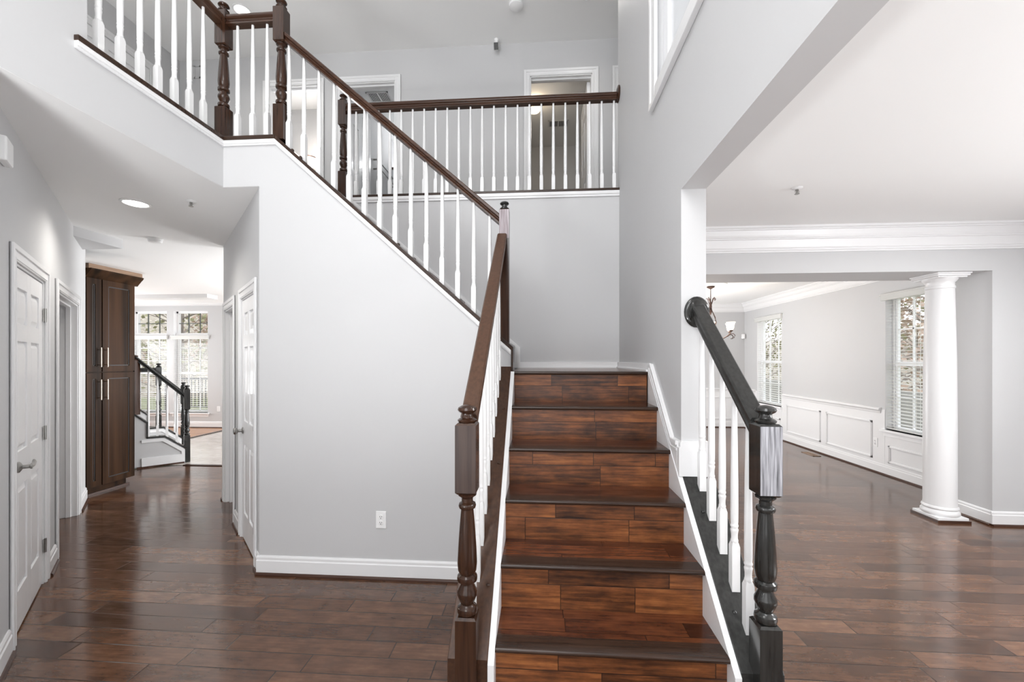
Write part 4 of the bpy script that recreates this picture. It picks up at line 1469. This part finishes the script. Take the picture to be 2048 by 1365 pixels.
MB().box(-.9, -.86, 0, .03, .1, 1.9).box(-.2, -.16, 0, .03, .1, 1.9).box(-.9, .6, 0, .03, 1.88, 1.92).box(-.9, .6, -.02, .05, 0, .1).obj('frame', BRONZE, sd)
MB().box(-.88, .6, .01, .016, .1, 1.9).obj('pane', FOGGLASS, sd)

# ------------------------------------------------------------------ outside
mb = MB().box(-60, 70, -60, 80, -1.2, -.9)
tag(mb.obj('lawn', GRASS), 'winter lawn outside the windows', 'ground', kind='structure')
mb = MB()
mb.prism([(24, -.95), (30, 6.5), (60, 11), (60, -.95)], 'X', -60, 4)
mb.prism([(16, -.95), (21, 2.6), (60, 7), (60, -.95)], 'Y', 3, 70)
tag(mb.obj('wooded_bank', LITTER), 'leaf strewn wooded bank outside, seen through the blinds', 'hill', kind='structure')
mb = MB().box(-12, -4, 8.9, 12.6, -.3, -.12)
tag(mb.obj('deck', DECK), 'wooden deck outside the tall far windows', 'deck')
dr = thing('deck_railing', 'black metal deck railing outside the tall far windows', 'railing', (-8, 12.4, -.12))
mb = MB().box(-4, 4, -.03, .03, .98, 1.04).box(-4, 4, -.02, .02, .10, .14)
mb.obj('rail', GREYIRON, dr)
for i in range(3):
    MB().box(-4 + i * 4 - .04, -4 + i * 4 + .04, -.04, .04, 0, 1.1).obj('post', GREYIRON, dr)
mb = MB()
for i in range(66):
    mb.box(-4 + .12 * i - .01, -4 + .12 * i + .01, -.01, .01, .12, 1.0)
mb.obj('pickets', GREYIRON, dr)


def tree(x, y, h, leaf, label, seed):
    rnd = random.Random(seed)
    t = thing('tree', label, 'tree', (x, y, -.95), group='bare winter trees outside')
    mb = MB()
    r = .10 + .05 * rnd.random()
    mb.tube([(0, 0, 0), (.1, .05, h * .3), (.05, .1, h * .6), (.15, 0, h)], [r, r * .8, r * .5, .02], 8)
    tips = []
    for i in range(34):
        z = h * (.12 + .8 * rnd.random())
        a = rnd.random() * 2 * PI
        L = (1.0 + rnd.random()) * (1.25 - z / h) * h * .18
        p = Vector((.08, .05, z))
        q = p + Vector((math.cos(a) * L * .5, math.sin(a) * L * .5, L * .25))
        e = p + Vector((math.cos(a + .3) * L, math.sin(a + .3) * L, L * .7))
        mb.tube([p, q, e], [.035, .022, .008], 5)
        tips += [q, e, (q + e) / 2]
        for j in range(3):
            b = a + rnd.uniform(-1, 1)
            e2 = q + Vector((math.cos(b) * L * .5, math.sin(b) * L * .5, rnd.uniform(.1, .5) * L))
            mb.tube([q, e2], [.014, .004], 4)
            tips.append(e2)
    mb.obj('trunk', BARK, t)
    mb = MB()
    for p in tips:
        for j in range(5):
            c = p + Vector((rnd.gauss(0, .35), rnd.gauss(0, .35), rnd.gauss(0, .3)))
            s = .05 + .05 * rnd.random()
            a = Vector((rnd.gauss(0, 1), rnd.gauss(0, 1), rnd.gauss(0, 1))).normalized() * s
            b = a.orthogonal().normalized() * s
            mb.add([c - a, c - b, c + a, c + b], [(0, 1, 2, 3)])
    mb.obj('foliage', leaf, t)
    return t


ta = tree(-10.5, 17, 6, LEAF2, 'leafy winter tree outside, seen only through window blinds', 1)
tbb = tree(-14.5, 15.5, 7, LEAF1, 'leafy winter tree outside, seen only through window blinds', 2)
for src, spots in ((ta, ((-16.5, 22, 1.2), (-20.5, 17.5, .5), (-22, 26, 2.9), (11.5, 12.5, 2.0), (19.5, 24, 5.5))),
                   (tbb, ((-8.0, 28, 1.5), (-26, 21.5, 3), (15.5, 19, 3.3), (14.5, 28, 4.4), (24, 18, 2.4)))):
    for (x, y, rz) in spots:
        c = copy_tree(src)
        c.location = (x, y, -.95)
        c.rotation_euler = (0, 0, rz)
mb = MB()
mb.box(8.6, 8.66, 4, 30, -.9, .75)
tag(mb.obj('garden_fence', DECK), 'pale wooden garden fence beyond the dining windows', 'fence')
